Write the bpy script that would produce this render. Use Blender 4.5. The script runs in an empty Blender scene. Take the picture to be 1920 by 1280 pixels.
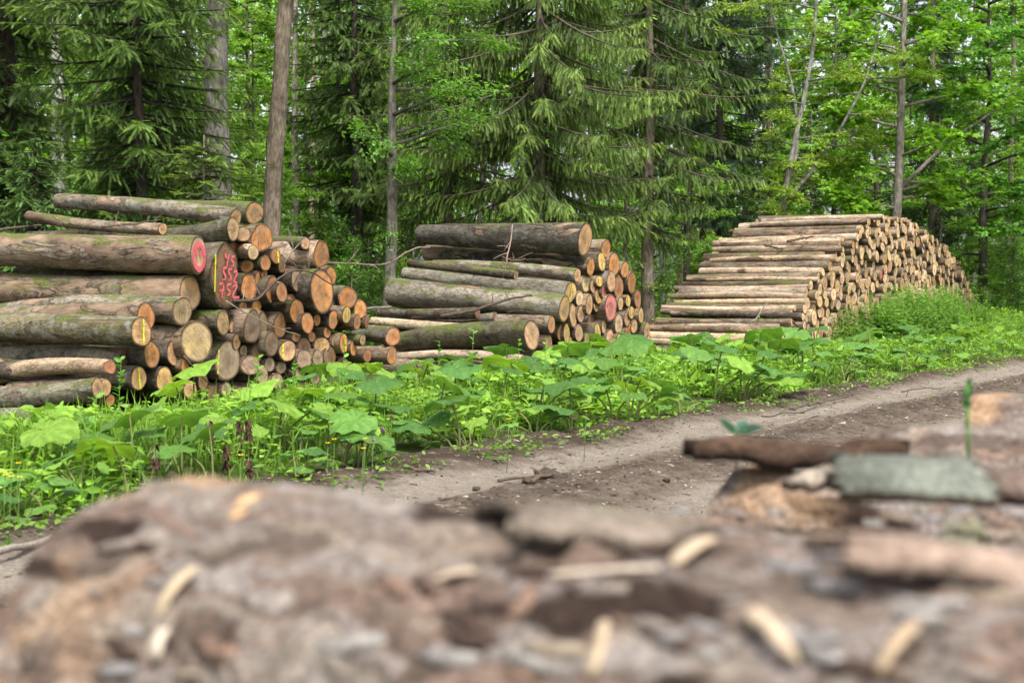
import bpy, math, random
import numpy as np
from mathutils import Vector, Matrix

# ------------------------------------------------------------------ basics
rng = np.random.default_rng(11)
random.seed(11)
rad = math.radians
scene = bpy.context.scene
COL = scene.collection
FPX = 50.0 / 36.0 * 1920.0
CAMH = 1.25
PITCH = math.atan(90.0 / FPX)
FW = np.array([0, math.cos(PITCH), -math.sin(PITCH)])
UP = np.array([0, math.sin(PITCH), math.cos(PITCH)])
RT = np.array([1.0, 0, 0])
CAM = np.array([0, 0, CAMH])
# the lane: t runs along it (away from the viewer), s across it (towards the viewer's side)
TDIR = np.array([0.530, 0.848, 0.0])
SDIR = np.array([0.848, -0.530, 0.0])
P0 = np.array([-3.96, 13.3, 0.0])


def ray(px, py):
    return FW + RT * (px - 960.0) / FPX + UP * (640.0 - py) / FPX


def at(px, py, Y):
    d = ray(px, py)
    return CAM + d * (Y / d[1])


def on_face(px, py, s=0.0):
    d = ray(px, py)
    k = (s - np.dot(CAM - P0, SDIR)) / np.dot(d, SDIR)
    return CAM + d * k


def ts(t, s, z=0.0):
    return P0 + TDIR * t + SDIR * s + np.array([0, 0, z])


def to_ts(p):
    d = np.asarray(p) - P0
    return float(np.dot(d, TDIR)), float(np.dot(d, SDIR))


def norm(a):
    a = np.asarray(a, float)
    return a / np.maximum(np.linalg.norm(a, axis=-1, keepdims=True), 1e-9)


def hash3(i, seed):
    i = i.astype(np.int64)
    h = (i[..., 0] * 73856093) ^ (i[..., 1] * 19349663) ^ (i[..., 2] * 83492791) ^ (seed * 2654435761)
    h = (h ^ (h >> 13)) * 1274126177
    h = h & 0x7fffffff
    h = (h ^ (h >> 16)) & 0xffff
    return h / 65535.0


def vnoise(P, seed=0):
    P = np.asarray(P, float)
    i = np.floor(P).astype(np.int64)
    f = P - i
    f = f * f * (3 - 2 * f)
    out = np.zeros(P.shape[:-1])
    for dx in (0, 1):
        for dy in (0, 1):
            for dz in (0, 1):
                w = (f[..., 0] if dx else 1 - f[..., 0]) * (f[..., 1] if dy else 1 - f[..., 1]) * (f[..., 2] if dz else 1 - f[..., 2])
                out += w * hash3(i + np.array([dx, dy, dz]), seed)
    return out


def fbm(P, seed=0, octs=3):
    P = np.asarray(P, float)
    a, s, out, tot = 1.0, 1.0, 0.0, 0.0
    for k in range(octs):
        out = out + a * vnoise(P * s + k * 17.3, seed + k)
        tot += a
        a *= 0.5
        s *= 2.03
    return out / tot


def ground_z(p):
    """height of the forest floor; p (...,3)"""
    p = np.asarray(p, float)
    d = p - P0
    s = d @ SDIR
    back = np.clip(-5.0 - s, 0, 60) * 0.022
    return -0.03 + back


# ------------------------------------------------------------------ objects
def link(o):
    COL.objects.link(o)
    return o


def tag(o, label=None, cat=None, group=None, kind=None):
    if label: o['label'] = label
    if cat: o['category'] = cat
    if group: o['group'] = group
    if kind: o['kind'] = kind
    return o


def empty(name, loc, rz=0.0, scale=1.0):
    o = bpy.data.objects.new(name, None)
    o.empty_display_size = 0.2
    o.location = tuple(loc)
    o.rotation_euler = (0, 0, rz)
    o.scale = (scale,) * 3
    return link(o)


def np_mesh(name, V, F, col=None, extra=None, mats=(), midx=None, smooth=False):
    V = np.ascontiguousarray(V, dtype=np.float32)
    F = np.ascontiguousarray(F, dtype=np.int32)
    me = bpy.data.meshes.new(name)
    me.vertices.add(len(V))
    me.vertices.foreach_set('co', V.ravel())
    nf, k = F.shape
    me.loops.add(nf * k)
    me.loops.foreach_set('vertex_index', F.ravel())
    me.polygons.add(nf)
    me.polygons.foreach_set('loop_start', np.arange(0, nf * k, k, dtype=np.int32))
    if midx is not None:
        me.polygons.foreach_set('material_index', np.ascontiguousarray(midx, dtype=np.int32))
    if smooth:
        me.polygons.foreach_set('use_smooth', np.ones(nf, dtype=bool))
    me.update(calc_edges=True)
    if col is not None:
        c = np.ones((len(V), 4), dtype=np.float32)
        c[:, :col.shape[1]] = col
        a = me.attributes.new('col', 'FLOAT_COLOR', 'POINT')
        a.data.foreach_set('color', c.ravel())
    if extra:
        for nm, arr in extra.items():
            a = me.attributes.new(nm, 'FLOAT_VECTOR', 'POINT')
            a.data.foreach_set('vector', np.ascontiguousarray(arr, dtype=np.float32).ravel())
    for m in mats:
        me.materials.append(m)
    return me


def obj(name, me, parent=None):
    o = bpy.data.objects.new(name, me)
    link(o)
    if parent is not None:
        o.parent = parent
    return o


def copy_tree(o, parent=None):
    c = o.copy()
    COL.objects.link(c)
    c.parent = parent
    for ch in o.children:
        copy_tree(ch, c)
    return c


class Geo:
    """collects triangles"""
    def __init__(self):
        self.V, self.F, self.C, self.n = [], [], [], 0

    def add(self, V, F, C):
        V = np.asarray(V, float); F = np.asarray(F, int)
        C = np.asarray(C, float)
        if C.ndim == 1:
            C = np.tile(C, (len(V), 1))
        if F.shape[1] == 4:
            F = np.concatenate([F[:, [0, 1, 2]], F[:, [0, 2, 3]]])
        self.V.append(V); self.F.append(F + self.n); self.C.append(C)
        self.n += len(V)

    def mesh(self, name, mats, smooth=False):
        return np_mesh(name, np.concatenate(self.V), np.concatenate(self.F), np.concatenate(self.C), mats=mats, smooth=smooth)

    def scatter(self, tmpl, pos, d, n, size, col, shade=None):
        """tmpl: (verts (k,3) along d, side, n ; tris). pos,d,n (N,3), size (N,) or (N,3), col (N,3)"""
        tv, tf = tmpl
        pos = np.asarray(pos, float)
        d = norm(d)
        side = norm(np.cross(n, d))
        nn = np.cross(d, side)
        size = np.asarray(size, float)
        if size.ndim == 1:
            size = np.stack([size] * 3, 1)
        N, k = len(pos), len(tv)
        V = (pos[:, None] + tv[None, :, 0:1] * (d * size[:, 0:1])[:, None] + tv[None, :, 1:2] * (side * size[:, 1:2])[:, None]
             + tv[None, :, 2:3] * (nn * size[:, 2:3])[:, None]).reshape(-1, 3)
        F = (tf[None] + (np.arange(N) * k)[:, None, None]).reshape(-1, 3)
        C = np.repeat(np.asarray(col, float), k, axis=0)
        if shade is not None:
            C = C * np.tile(shade, N)[:, None]
        self.add(V, F, C)


def tube(path, radii, sides=6, twist=0.0):
    path = np.asarray(path, float); radii = np.asarray(radii, float)
    n = len(path)
    tan = norm(np.gradient(path, axis=0))
    ref = np.array([0, 0, 1.0]) if abs(tan[0][2]) < 0.9 else np.array([1.0, 0, 0])
    a = norm(np.cross(tan, ref)); b = np.cross(tan, a)
    th = np.linspace(0, 2 * np.pi, sides, endpoint=False)
    V = (path[:, None] + radii[:, None, None] * (np.cos(th)[None, :, None] * a[:, None] + np.sin(th)[None, :, None] * b[:, None])).reshape(-1, 3)
    i = np.arange(n - 1)[:, None] * sides; j = np.arange(sides)[None]; j2 = (j + 1) % sides
    F = np.stack([i + j, i + j2, i + sides + j2, i + sides + j], -1).reshape(-1, 4)
    V = np.concatenate([V, path[:1], path[-1:]])
    c0, c1 = n * sides, n * sides + 1
    jj = np.arange(sides); j2 = (jj + 1) % sides
    cap = np.concatenate([np.stack([j2, jj, np.full(sides, c0), np.full(sides, c0)], -1)[:, :3],
                          np.stack([(n - 1) * sides + jj, (n - 1) * sides + j2, np.full(sides, c1)], -1)])
    T = np.concatenate([F[:, [0, 1, 2]], F[:, [0, 2, 3]], cap])
    return V, T


# ------------------------------------------------------------------ materials
class NT:
    def __init__(self, name):
        self.m = bpy.data.materials.new(name)
        self.m.use_nodes = True
        self.t = self.m.node_tree
        self.t.nodes.clear()
        self.out = self.t.nodes.new('ShaderNodeOutputMaterial')

    def n(self, typ, **kw):
        nd = self.t.nodes.new(typ)
        for k, v in kw.items():
            if k == 'inp':
                for kk, vv in v.items():
                    if hasattr(vv, 'is_output'):
                        self.t.links.new(vv, nd.inputs[kk])
                    else:
                        nd.inputs[kk].default_value = vv
            else:
                setattr(nd, k, v)
        return nd

    def attr(self, name):
        return self.n('ShaderNodeAttribute', attribute_name=name)

    def noise(self, vec, scale, detail=3.0, rough=0.6, dist=0.0):
        return self.n('ShaderNodeTexNoise', inp={'Vector': vec, 'Scale': scale, 'Detail': detail, 'Roughness': rough, 'Distortion': dist}).outputs['Fac']

    def ramp(self, fac, stops, interp='LINEAR'):
        r = self.n('ShaderNodeValToRGB', inp={'Fac': fac})
        cr = r.color_ramp
        cr.interpolation = interp
        while len(cr.elements) < len(stops):
            cr.elements.new(0.5)
        for e, (p, c) in zip(cr.elements, stops):
            e.position = p
            e.color = (c, c, c, 1) if isinstance(c, (int, float)) else (*c, 1)
        return r.outputs['Color']

    def mix(self, fac, a, b, mode='MIX'):
        nd = self.n('ShaderNodeMix', data_type='RGBA', blend_type=mode)
        for idx, v in ((0, fac), (6, a), (7, b)):
            if hasattr(v, 'is_output'):
                self.t.links.new(v, nd.inputs[idx])
            else:
                nd.inputs[idx].default_value = v if idx == 0 else ((*v, 1) if len(v) == 3 else v)
        return nd.outputs[2]

    def math(self, op, a, b=0.0, clamp=False):
        nd = self.n('ShaderNodeMath', operation=op, use_clamp=clamp)
        for i, v in enumerate((a, b)):
            if hasattr(v, 'is_output'):
                self.t.links.new(v, nd.inputs[i])
            else:
                nd.inputs[i].default_value = v
        return nd.outputs[0]

    def vmul(self, v, s):
        return self.n('ShaderNodeVectorMath', operation='MULTIPLY', inp={0: v, 1: s}).outputs[0]

    def bump(self, h, strength, dist):
        return self.n('ShaderNodeBump', inp={'Height': h, 'Strength': strength, 'Distance': dist}).outputs[0]

    def done(self, color, rough=0.85, normal=None, spec=0.25, trans=0.0, transcol=None):
        b = self.n('ShaderNodeBsdfPrincipled', inp={'Base Color': color, 'Roughness': rough})
        b.inputs['Specular IOR Level'].default_value = spec
        if normal is not None:
            self.t.links.new(normal, b.inputs['Normal'])
        sh = b.outputs[0]
        if trans > 0:
            tr = self.n('ShaderNodeBsdfTranslucent', inp={'Color': transcol if transcol is not None else color})
            ms = self.n('ShaderNodeMixShader', inp={0: trans, 1: sh, 2: tr.outputs[0]})
            sh = ms.outputs[0]
        self.t.links.new(sh, self.out.inputs[0])
        return self.m


def mat_bark_log():
    m = NT('log_bark')
    c = m.attr('col'); lp = m.attr('lp'); pr = m.attr('par')     # par: peel, moss, lichen
    sep = m.n('ShaderNodeSeparateXYZ', inp={0: pr.outputs['Vector']})
    v = lp.outputs['Vector']
    vs = m.vmul(v, (0.35, 1, 1))
    vl = m.vmul(v, (0.8, 1, 1))
    fine = m.noise(m.vmul(v, (0.5, 1, 1)), 34, 4, 0.7)
    big = m.noise(vs, 5.0, 3, 0.55)
    base = m.mix(1.0, c.outputs['Color'], m.ramp(fine, [(0.25, 0.35), (0.55, 1.0), (0.8, 1.45)]), 'MULTIPLY')
    base = m.mix(1.0, base, m.ramp(big, [(0.28, 0.42), (0.5, 1.0), (0.72, 1.45)]), 'MULTIPLY')
    ve = m.n('ShaderNodeTexVoronoi', feature='DISTANCE_TO_EDGE', inp={'Vector': m.n('ShaderNodeVectorMath', operation='ADD', inp={0: m.vmul(v, (0.30, 1, 1)), 1: m.vmul(m.n('ShaderNodeTexNoise', inp={'Vector': v, 'Scale': 6.0, 'Detail': 3.0}).outputs['Color'], (0.12, 0.12, 0.12))}).outputs[0], 'Scale': 15.0})
    crk = m.ramp(ve.outputs['Distance'], [(0.0, 0.30), (0.07, 1.0)])
    base = m.mix(0.75, base, m.mix(1.0, base, crk, 'MULTIPLY'))
    # lichen / pale grey crust
    ln = m.noise(vl, 9.0, 4, 0.65)
    lf = m.math('MULTIPLY', m.ramp(ln, [(0.5, 0.0), (0.62, 1.0)]), sep.outputs[2])
    base = m.mix(lf, base, (0.25, 0.26, 0.22))
    # peeled patches; the dark edge line is a painted bark-edge shadow
    pn = m.noise(m.vmul(v, (0.22, 1, 1)), 4.2, 5, 0.58, 0.9)
    pn2 = m.math('ADD', pn, m.math('SUBTRACT', sep.outputs[0], 0.5))
    peel = m.ramp(pn2, [(0.55, 0.0), (0.57, 1.0)])
    edge = m.ramp(pn2, [(0.525, 0.0), (0.55, 1.0), (0.558, 1.0), (0.57, 0.0)])
    pcol = m.ramp(m.noise(vs, 11, 4, 0.6), [(0.3, (0.10, 0.066, 0.043)), (0.5, (0.20, 0.138, 0.092)), (0.75, (0.31, 0.225, 0.155))])
    pcol = m.mix(1.0, pcol, m.ramp(m.noise(vs, 2.3, 4, 0.6), [(0.35, 0.55), (0.6, 1.15)]), 'MULTIPLY')
    base = m.mix(peel, base, pcol)
    base = m.mix(m.math('MULTIPLY', edge, 0.65), base, (0.022, 0.015, 0.010))
    # knots / bark scars
    vo = m.n('ShaderNodeTexVoronoi', inp={'Vector': vl, 'Scale': 2.6})
    base = m.mix(m.ramp(vo.outputs['Distance'], [(0.04, 0.85), (0.075, 0.0)]), base, (0.03, 0.02, 0.014))
    # moss on upper sides
    g = m.n('ShaderNodeNewGeometry')
    nz = m.n('ShaderNodeSeparateXYZ', inp={0: g.outputs['Normal']}).outputs[2]
    mn = m.noise(vs, 6.5, 4, 0.6)
    ms = m.math('ADD', m.math('MULTIPLY', nz, 0.16), m.math('ADD', mn, m.math('SUBTRACT', sep.outputs[1], 0.5)))
    mf = m.ramp(ms, [(0.60, 0.0), (0.70, 1.0)])
    mcol = m.ramp(m.noise(v, 60, 2, 0.5), [(0.3, (0.03, 0.045, 0.008)), (0.7, (0.14, 0.16, 0.035))])
    base = m.mix(m.math('MULTIPLY', mf, 0.85), base, mcol)
    h = m.math('ADD', m.math('MULTIPLY', fine, 0.6), m.math('ADD', m.math('MULTIPLY', peel, -0.5), m.math('MULTIPLY', big, 0.6)))
    return m.done(base, 0.9, m.bump(h, 0.9, 0.02))


def mat_cut():
    m = NT('sawn_wood')
    c = m.attr('col'); lp = m.attr('lp'); pr = m.attr('par')     # lp: unit disc y,z + seed ; par: radius, saw angle, wear
    sp = m.n('ShaderNodeSeparateXYZ', inp={0: lp.outputs['Vector']})
    pp = m.n('ShaderNodeSeparateXYZ', inp={0: pr.outputs['Vector']})
    v = lp.outputs['Vector']
    r2 = m.math('ADD', m.math('MULTIPLY', sp.outputs[0], sp.outputs[0]), m.math('MULTIPLY', sp.outputs[1], sp.outputs[1]))
    r = m.math('SQRT', r2)
    n1 = m.noise(v, 1.6, 3, 0.6)
    rr = m.math('ADD', r, m.math('MULTIPLY', m.math('SUBTRACT', n1, 0.5), 0.35))
    rings = m.math('SINE', m.math('MULTIPLY', rr, 62.0))
    ringc = m.ramp(m.math('ADD', m.math('MULTIPLY', rings, 0.5), 0.5), [(0.0, 0.80), (1.0, 1.08)])
    base = m.mix(1.0, c.outputs['Color'], ringc, 'MULTIPLY')
    # darker heart wood / stain
    heart = m.ramp(rr, [(0.10, 0.62), (0.42, 0.80), (0.58, 1.0), (0.9, 1.06)])
    base = m.mix(0.75, base, m.mix(1.0, base, heart, 'MULTIPLY'))
    st = m.noise(v, 2.3, 4, 0.65)
    base = m.mix(1.0, base, m.ramp(st, [(0.28, 0.36), (0.48, 0.92), (0.75, 1.22)]), 'MULTIPLY')
    gr = m.noise(v, 0.9, 4, 0.7)
    base = m.mix(m.ramp(gr, [(0.46, 0.0), (0.66, 0.6)]), base, (0.22, 0.17, 0.125))
    # saw marks: streaks across the disc
    ang = pp.outputs[1]
    q = m.math('ADD', m.math('MULTIPLY', sp.outputs[0], m.math('COSINE', ang)), m.math('MULTIPLY', sp.outputs[1], m.math('SINE', ang)))
    cv = m.n('ShaderNodeCombineXYZ', inp={0: m.math('MULTIPLY', q, 9.0), 1: sp.outputs[2], 2: m.math('MULTIPLY', r, 0.6)})
    sw = m.noise(cv.outputs[0], 1.6, 3, 0.75)
    base = m.mix(pp.outputs[2], base, m.mix(1.0, base, m.ramp(sw, [(0.30, 0.30), (0.48, 0.95), (0.7, 1.25)]), 'MULTIPLY'))
    # radial checks
    at_ = m.math('ARCTAN2', sp.outputs[1], sp.outputs[0])
    cc = m.n('ShaderNodeCombineXYZ', inp={0: m.math('MULTIPLY', at_, 2.2), 1: sp.outputs[2], 2: m.math('MULTIPLY', r, 0.5)})
    ck = m.noise(cc.outputs[0], 1.7, 2, 0.4)
    ckf = m.math('MULTIPLY', m.ramp(ck, [(0.485, 0.0), (0.498, 1.0), (0.504, 1.0), (0.517, 0.0)]), m.ramp(r, [(0.05, 0.9), (0.6, 0.0)]))
    base = m.mix(ckf, base, (0.05, 0.028, 0.014))
    # bark-side rim
    base = m.mix(m.ramp(r, [(0.86, 0.0), (0.97, 0.9)]), base, (0.085, 0.048, 0.028))
    return m.done(base, 0.75, m.bump(m.math('ADD', sw, m.math('MULTIPLY', rings, 0.12)), 0.5, 0.01))


def mat_plain(name, rough=0.85, nscale=30.0, lo=0.7, hi=1.25, bump=0.3, trans=0.0, spec=0.2):
    """vertex colour times fine noise"""
    m = NT(name)
    c = m.attr('col')
    tc = m.n('ShaderNodeTexCoord')
    f = m.noise(tc.outputs['Object'], nscale, 4, 0.65)
    base = m.mix(1.0, c.outputs['Color'], m.ramp(f, [(0.3, lo), (0.7, hi)]), 'MULTIPLY')
    return m.done(base, rough, m.bump(f, bump, 0.02) if bump else None, spec, trans)


def mat_leaf(name, trans=0.42, rough=0.5, spec=0.3, boost=(1.25, 1.25, 0.55)):
    m = NT(name)
    c = m.attr('col')
    oi = m.n('ShaderNodeObjectInfo')
    k = m.ramp(oi.outputs['Random'], [(0.0, 0.82), (1.0, 1.18)])
    base = m.mix(1.0, c.outputs['Color'], k, 'MULTIPLY')
    tcol = m.mix(1.0, base, boost, 'MULTIPLY')
    if name.startswith('butterbur'):
        tc = m.n('ShaderNodeTexCoord')
        f = m.noise(tc.outputs['Object'], 5.0, 4, 0.6)
        base = m.mix(1.0, base, m.ramp(f, [(0.3, 0.72), (0.7, 1.2)]), 'MULTIPLY')
        hole = m.noise(m.n('ShaderNodeVectorMath', operation='ADD', inp={0: tc.outputs['Object'], 1: m.vmul(oi.outputs['Location'], (3.0, 3.0, 3.0))}).outputs[0], 9.0, 2, 0.5)
        base = m.mix(m.ramp(hole, [(0.69, 0.0), (0.73, 0.85)]), base, (0.12, 0.085, 0.03))
        return m.done(base, rough, m.bump(f, 0.5, 0.03), spec, trans, tcol)
    return m.done(base, rough, None, spec, trans, tcol)


def mat_trunk():
    m = NT('tree_bark')
    c = m.attr('col')
    tc = m.n('ShaderNodeTexCoord')
    v = m.vmul(tc.outputs['Object'], (1, 1, 0.28))
    f = m.noise(v, 22, 5, 0.7)
    g = m.noise(tc.outputs['Object'], 2.2, 4, 0.6)
    base = m.mix(1.0, c.outputs['Color'], m.ramp(f, [(0.30, 0.22), (0.5, 0.9), (0.72, 1.65)]), 'MULTIPLY')
    base = m.mix(1.0, base, m.ramp(g, [(0.3, 0.45), (0.7, 1.3)]), 'MULTIPLY')
    moss = m.ramp(m.noise(tc.outputs['Object'], 3.1, 4, 0.6), [(0.55, 0.0), (0.72, 0.6)])
    base = m.mix(moss, base, (0.06, 0.075, 0.025))
    return m.done(base, 0.9, m.bump(f, 0.8, 0.03))


def mat_road():
    m = NT('forest_road_dirt')
    tc = m.n('ShaderNodeTexCoord')
    v = tc.outputs['Object']          # x across (s), y along (t)
    vs = m.vmul(v, (1.0, 0.35, 1.0))
    sx = m.n('ShaderNodeSeparateXYZ', inp={0: v}).outputs[0]
    wob = m.math('MULTIPLY', m.math('SUBTRACT', m.noise(m.vmul(v, (0.4, 0.4, 0.4)), 1.2, 3, 0.6), 0.5), 0.7)
    s = m.math('ADD', sx, wob)
    track = m.n('ShaderNodeMapRange', inp={'Value': s, 'From Min': 4.0, 'From Max': 9.0}).outputs[0]
    band = m.ramp(track, [(0.00, 0.05), (0.12, 0.12), (0.19, 0.95), (0.28, 1.0), (0.34, 0.35), (0.42, 0.25), (0.50, 0.45), (0.56, 0.95), (0.74, 1.0), (0.84, 0.5), (1.0, 0.3)])
    med = m.noise(v, 5.5, 4, 0.65)
    fine = m.noise(v, 46, 4, 0.75)
    k = m.math('ADD', band, m.math('MULTIPLY', m.math('SUBTRACT', med, 0.5), 1.3))
    base = m.ramp(k, [(0.05, (0.050, 0.036, 0.026)), (0.35, (0.105, 0.081, 0.062)), (0.65, (0.155, 0.127, 0.100)), (1.0, (0.225, 0.192, 0.156))])
    base = m.mix(1.0, base, m.ramp(fine, [(0.25, 0.45), (0.5, 0.95), (0.75, 1.45)]), 'MULTIPLY')
    # small stones and crumbs
    vo = m.n('ShaderNodeTexVoronoi', inp={'Vector': v, 'Scale': 26.0, 'Randomness': 1.0})
    cl = m.n('ShaderNodeSeparateColor', inp={0: vo.outputs['Color']})
    peb = m.math('MULTIPLY', m.ramp(vo.outputs['Distance'], [(0.22, 1.0), (0.34, 0.0)]), m.ramp(cl.outputs[0], [(0.86, 0.0), (0.88, 1.0)]))
    base = m.mix(m.math('MULTIPLY', peb, 0.7), base, m.ramp(cl.outputs[1], [(0.2, (0.09, 0.06, 0.04)), (0.5, (0.30, 0.27, 0.23)), (0.9, (0.5, 0.46, 0.4))]))
    h = m.math('ADD', m.math('MULTIPLY', fine, 0.7), m.math('ADD', m.math('MULTIPLY', med, 0.8), m.math('MULTIPLY', peb, 0.6)))
    return m.done(base, 0.95, m.bump(h, 1.0, 0.03), 0.15)


def mat_floor():
    m = NT('forest_floor')
    tc = m.n('ShaderNodeTexCoord')
    v = tc.outputs['Object']
    a = m.noise(v, 1.1, 4, 0.6)
    b = m.noise(v, 14.0, 5, 0.7)
    base = m.ramp(b, [(0.3, (0.022, 0.016, 0.010)), (0.5, (0.075, 0.055, 0.033)), (0.7, (0.15, 0.115, 0.07))])
    grn = m.ramp(b, [(0.3, (0.018, 0.035, 0.008)), (0.7, (0.07, 0.13, 0.025))])
    base = m.mix(m.ramp(a, [(0.35, 0.2), (0.6, 0.9)]), base, grn)
    return m.done(base, 0.95, m.bump(b, 0.8, 0.05), 0.1)


def mat_paint():
    m = NT('spray_paint')
    c = m.attr('col')
    tc = m.n('ShaderNodeTexCoord')
    f = m.noise(tc.outputs['Object'], 26, 5, 0.7)
    b = m.n('ShaderNodeBsdfPrincipled', inp={'Base Color': m.mix(1.0, c.outputs['Color'], m.ramp(f, [(0.3, 0.7), (0.7, 1.2)]), 'MULTIPLY'), 'Roughness': 0.6})
    tr = m.n('ShaderNodeBsdfTransparent')
    ms = m.n('ShaderNodeMixShader', inp={0: m.ramp(f, [(0.33, 0.22), (0.50, 0.92)]), 1: tr.outputs[0], 2: b.outputs[0]})
    m.t.links.new(ms.outputs[0], m.out.inputs[0])
    return m.m


M = {
    'bark': mat_bark_log(), 'cut': mat_cut(), 'trunk': mat_trunk(), 'road': mat_road(), 'floor': mat_floor(),
    'leaf': mat_leaf('broad_leaf', 0.45), 'needle': mat_leaf('conifer_needle', 0.33, 0.55, 0.25, (1.2, 1.2, 0.6)),
    'herb': mat_leaf('herb_leaf', 0.42, 0.5, 0.3), 'big': mat_leaf('butterbur_leaf', 0.36, 0.55, 0.3),
    'stem': mat_plain('green_stem', 0.6, 20, 0.8, 1.15, 0.0),
    'twig': mat_plain('dead_twig', 0.9, 40, 0.6, 1.3, 0.4),
    'paint': mat_paint(),
    'rough': mat_plain('rough_bark', 0.92, 90, 0.5, 1.5, 0.9),
    'chip': mat_plain('split_wood', 0.8, 50, 0.8, 1.15, 0.3),
    'stone': mat_plain('crumb', 0.95, 40, 0.7, 1.3, 0.4),
    'flower': mat_plain('petal', 0.6, 20, 0.9, 1.1, 0.0),
}

# ------------------------------------------------------------------ camera, light
cam_d = bpy.data.cameras.new('Camera')
cam_d.lens = 50.0
cam_d.sensor_width = 36.0
cam_d.clip_start = 0.05
cam_d.clip_end = 2000
cam_d.dof.use_dof = True
cam_d.dof.focus_distance = 17.5
cam_d.dof.aperture_fstop = 3.3
cam = link(bpy.data.objects.new('Camera', cam_d))
cam.location = (0, 0, CAMH)
cam.rotation_euler = (math.pi / 2 - PITCH, 0, 0)
scene.camera = cam

TO_SUN = norm(np.array([0.16, -0.50, 0.85]))
SUN_EL = math.asin(TO_SUN[2])
SUN_AZ = math.atan2(TO_SUN[0], TO_SUN[1])
w = bpy.data.worlds.new('World')
scene.world = w
w.use_nodes = True
nt = w.node_tree
nt.nodes.clear()
sky = nt.nodes.new('ShaderNodeTexSky')
sky.sky_type = 'NISHITA'
sky.sun_disc = False
sky.sun_elevation = SUN_EL
sky.sun_rotation = SUN_AZ
sky.air_density = 1.0
sky.dust_density = 4.0
sky.ozone_density = 1.0
hs = nt.nodes.new('ShaderNodeHueSaturation')
hs.inputs['Saturation'].default_value = 0.35
hs.inputs['Value'].default_value = 2.3
bg = nt.nodes.new('ShaderNodeBackground')
bg.inputs['Strength'].default_value = 0.15
wo = nt.nodes.new('ShaderNodeOutputWorld')
nt.links.new(sky.outputs[0], hs.inputs['Color'])
nt.links.new(hs.outputs[0], bg.inputs[0])
nt.links.new(bg.outputs[0], wo.inputs[0])
sd = bpy.data.lights.new('Sun', 'SUN')
sd.energy = 5.0
sd.angle = rad(11)
sd.color = (1.0, 0.95, 0.86)
sun = link(bpy.data.objects.new('Sun', sd))
sun.rotation_euler = Vector(tuple(TO_SUN)).to_track_quat('Z', 'Y').to_euler()
sun.location = (-10, -12, 30)

scene.view_settings.view_transform = 'Standard'
scene.view_settings.look = 'None'
scene.view_settings.exposure = 0
scene.render.engine = 'CYCLES'
cy = scene.cycles
cy.max_bounces = 7
cy.diffuse_bounces = 4
cy.glossy_bounces = 2
cy.transmission_bounces = 4
cy.transparent_max_bounces = 4
cy.use_denoising = True
cy.caustics_reflective = False
cy.caustics_refractive = False
# ------------------------------------------------------------------ the setting: ground, verge, road
def build_ground():
    n = 240
    u = np.linspace(-1, 1, n)
    w_ = 500.0 * np.sign(u) * np.abs(u) ** 3
    X, Y = np.meshgrid(w_, w_ + 15.0, indexing='ij')
    P = np.stack([X, Y, np.zeros_like(X)], -1)
    z = ground_z(P) + (fbm(P * 0.35, 5, 2) - 0.5) * 0.10
    P[..., 2] = z - 0.05
    i = np.arange(n - 1)[:, None] * n + np.arange(n - 1)[None]
    F = np.stack([i, i + n, i + n + 1, i + 1], -1).reshape(-1, 4)
    o = obj('ground', np_mesh('ground', P.reshape(-1, 3), F, mats=[M['floor']], smooth=True))
    tag(o, kind='structure')


def lane_sheet(name, s0, s1, t0, t1, ds, dt, zf, mat):
    ss = np.arange(s0, s1 + 1e-6, ds); tt = np.arange(t0, t1 + 1e-6, dt)
    S, T = np.meshgrid(ss, tt, indexing='ij')
    V = np.stack([S, T, zf(S, T)], -1).reshape(-1, 3)
    n = len(tt)
    i = np.arange(len(ss) - 1)[:, None] * n + np.arange(n - 1)[None]
    F = np.stack([i, i + n, i + n + 1, i + 1], -1).reshape(-1, 4)
    o = obj(name, np_mesh(name, V, F, mats=[mat], smooth=True))
    # local x = across (SDIR), local y = along (TDIR)
    o.matrix_world = Matrix(((SDIR[0], TDIR[0], 0, P0[0]), (SDIR[1], TDIR[1], 0, P0[1]), (0, 0, 1, 0), (0, 0, 0, 1)))
    tag(o, kind='structure')
    return o


def road_z(S, T):
    P = np.stack([S, T, np.zeros_like(S)], -1)
    wob = (fbm(P * 0.5, 3, 2) - 0.5) * 0.5
    s = S + wob
    rut = -0.06 * np.exp(-((s - 5.2) / 0.30) ** 2) - 0.06 * np.exp(-((s - 7.0) / 0.5) ** 2) + 0.035 * np.exp(-((s - 6.1) / 0.3) ** 2)
    edge = 0.04 * np.exp(-((s - 4.45) / 0.25) ** 2)
    rough = (fbm(P * np.array([7, 4, 1.0]), 8, 4) - 0.5)
    loose = 0.35 + 0.9 * np.exp(-((s - 6.05) / 0.35) ** 2) + 0.9 * np.exp(-((s - 4.5) / 0.3) ** 2)
    return 0.03 + rut + edge + rough * 0.11 * loose


def verge_z(S, T):
    P = np.stack([S, T, np.zeros_like(S)], -1)
    return -0.02 + 0.09 * np.clip((4.5 - S) / 1.0, 0, 1) + (fbm(P * 1.3, 9, 3) - 0.5) * 0.09 - 0.06 * np.clip((S - 4.3) / 0.5, 0, 1)


build_ground()
lane_sheet('road', 4.05, 9.6, -11.0, 60.0, 0.06, 0.08, road_z, M['road'])
lane_sheet('verge', -4.2, 4.75, -12.0, 60.0, 0.15, 0.2, verge_z, M['floor'])

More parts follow.
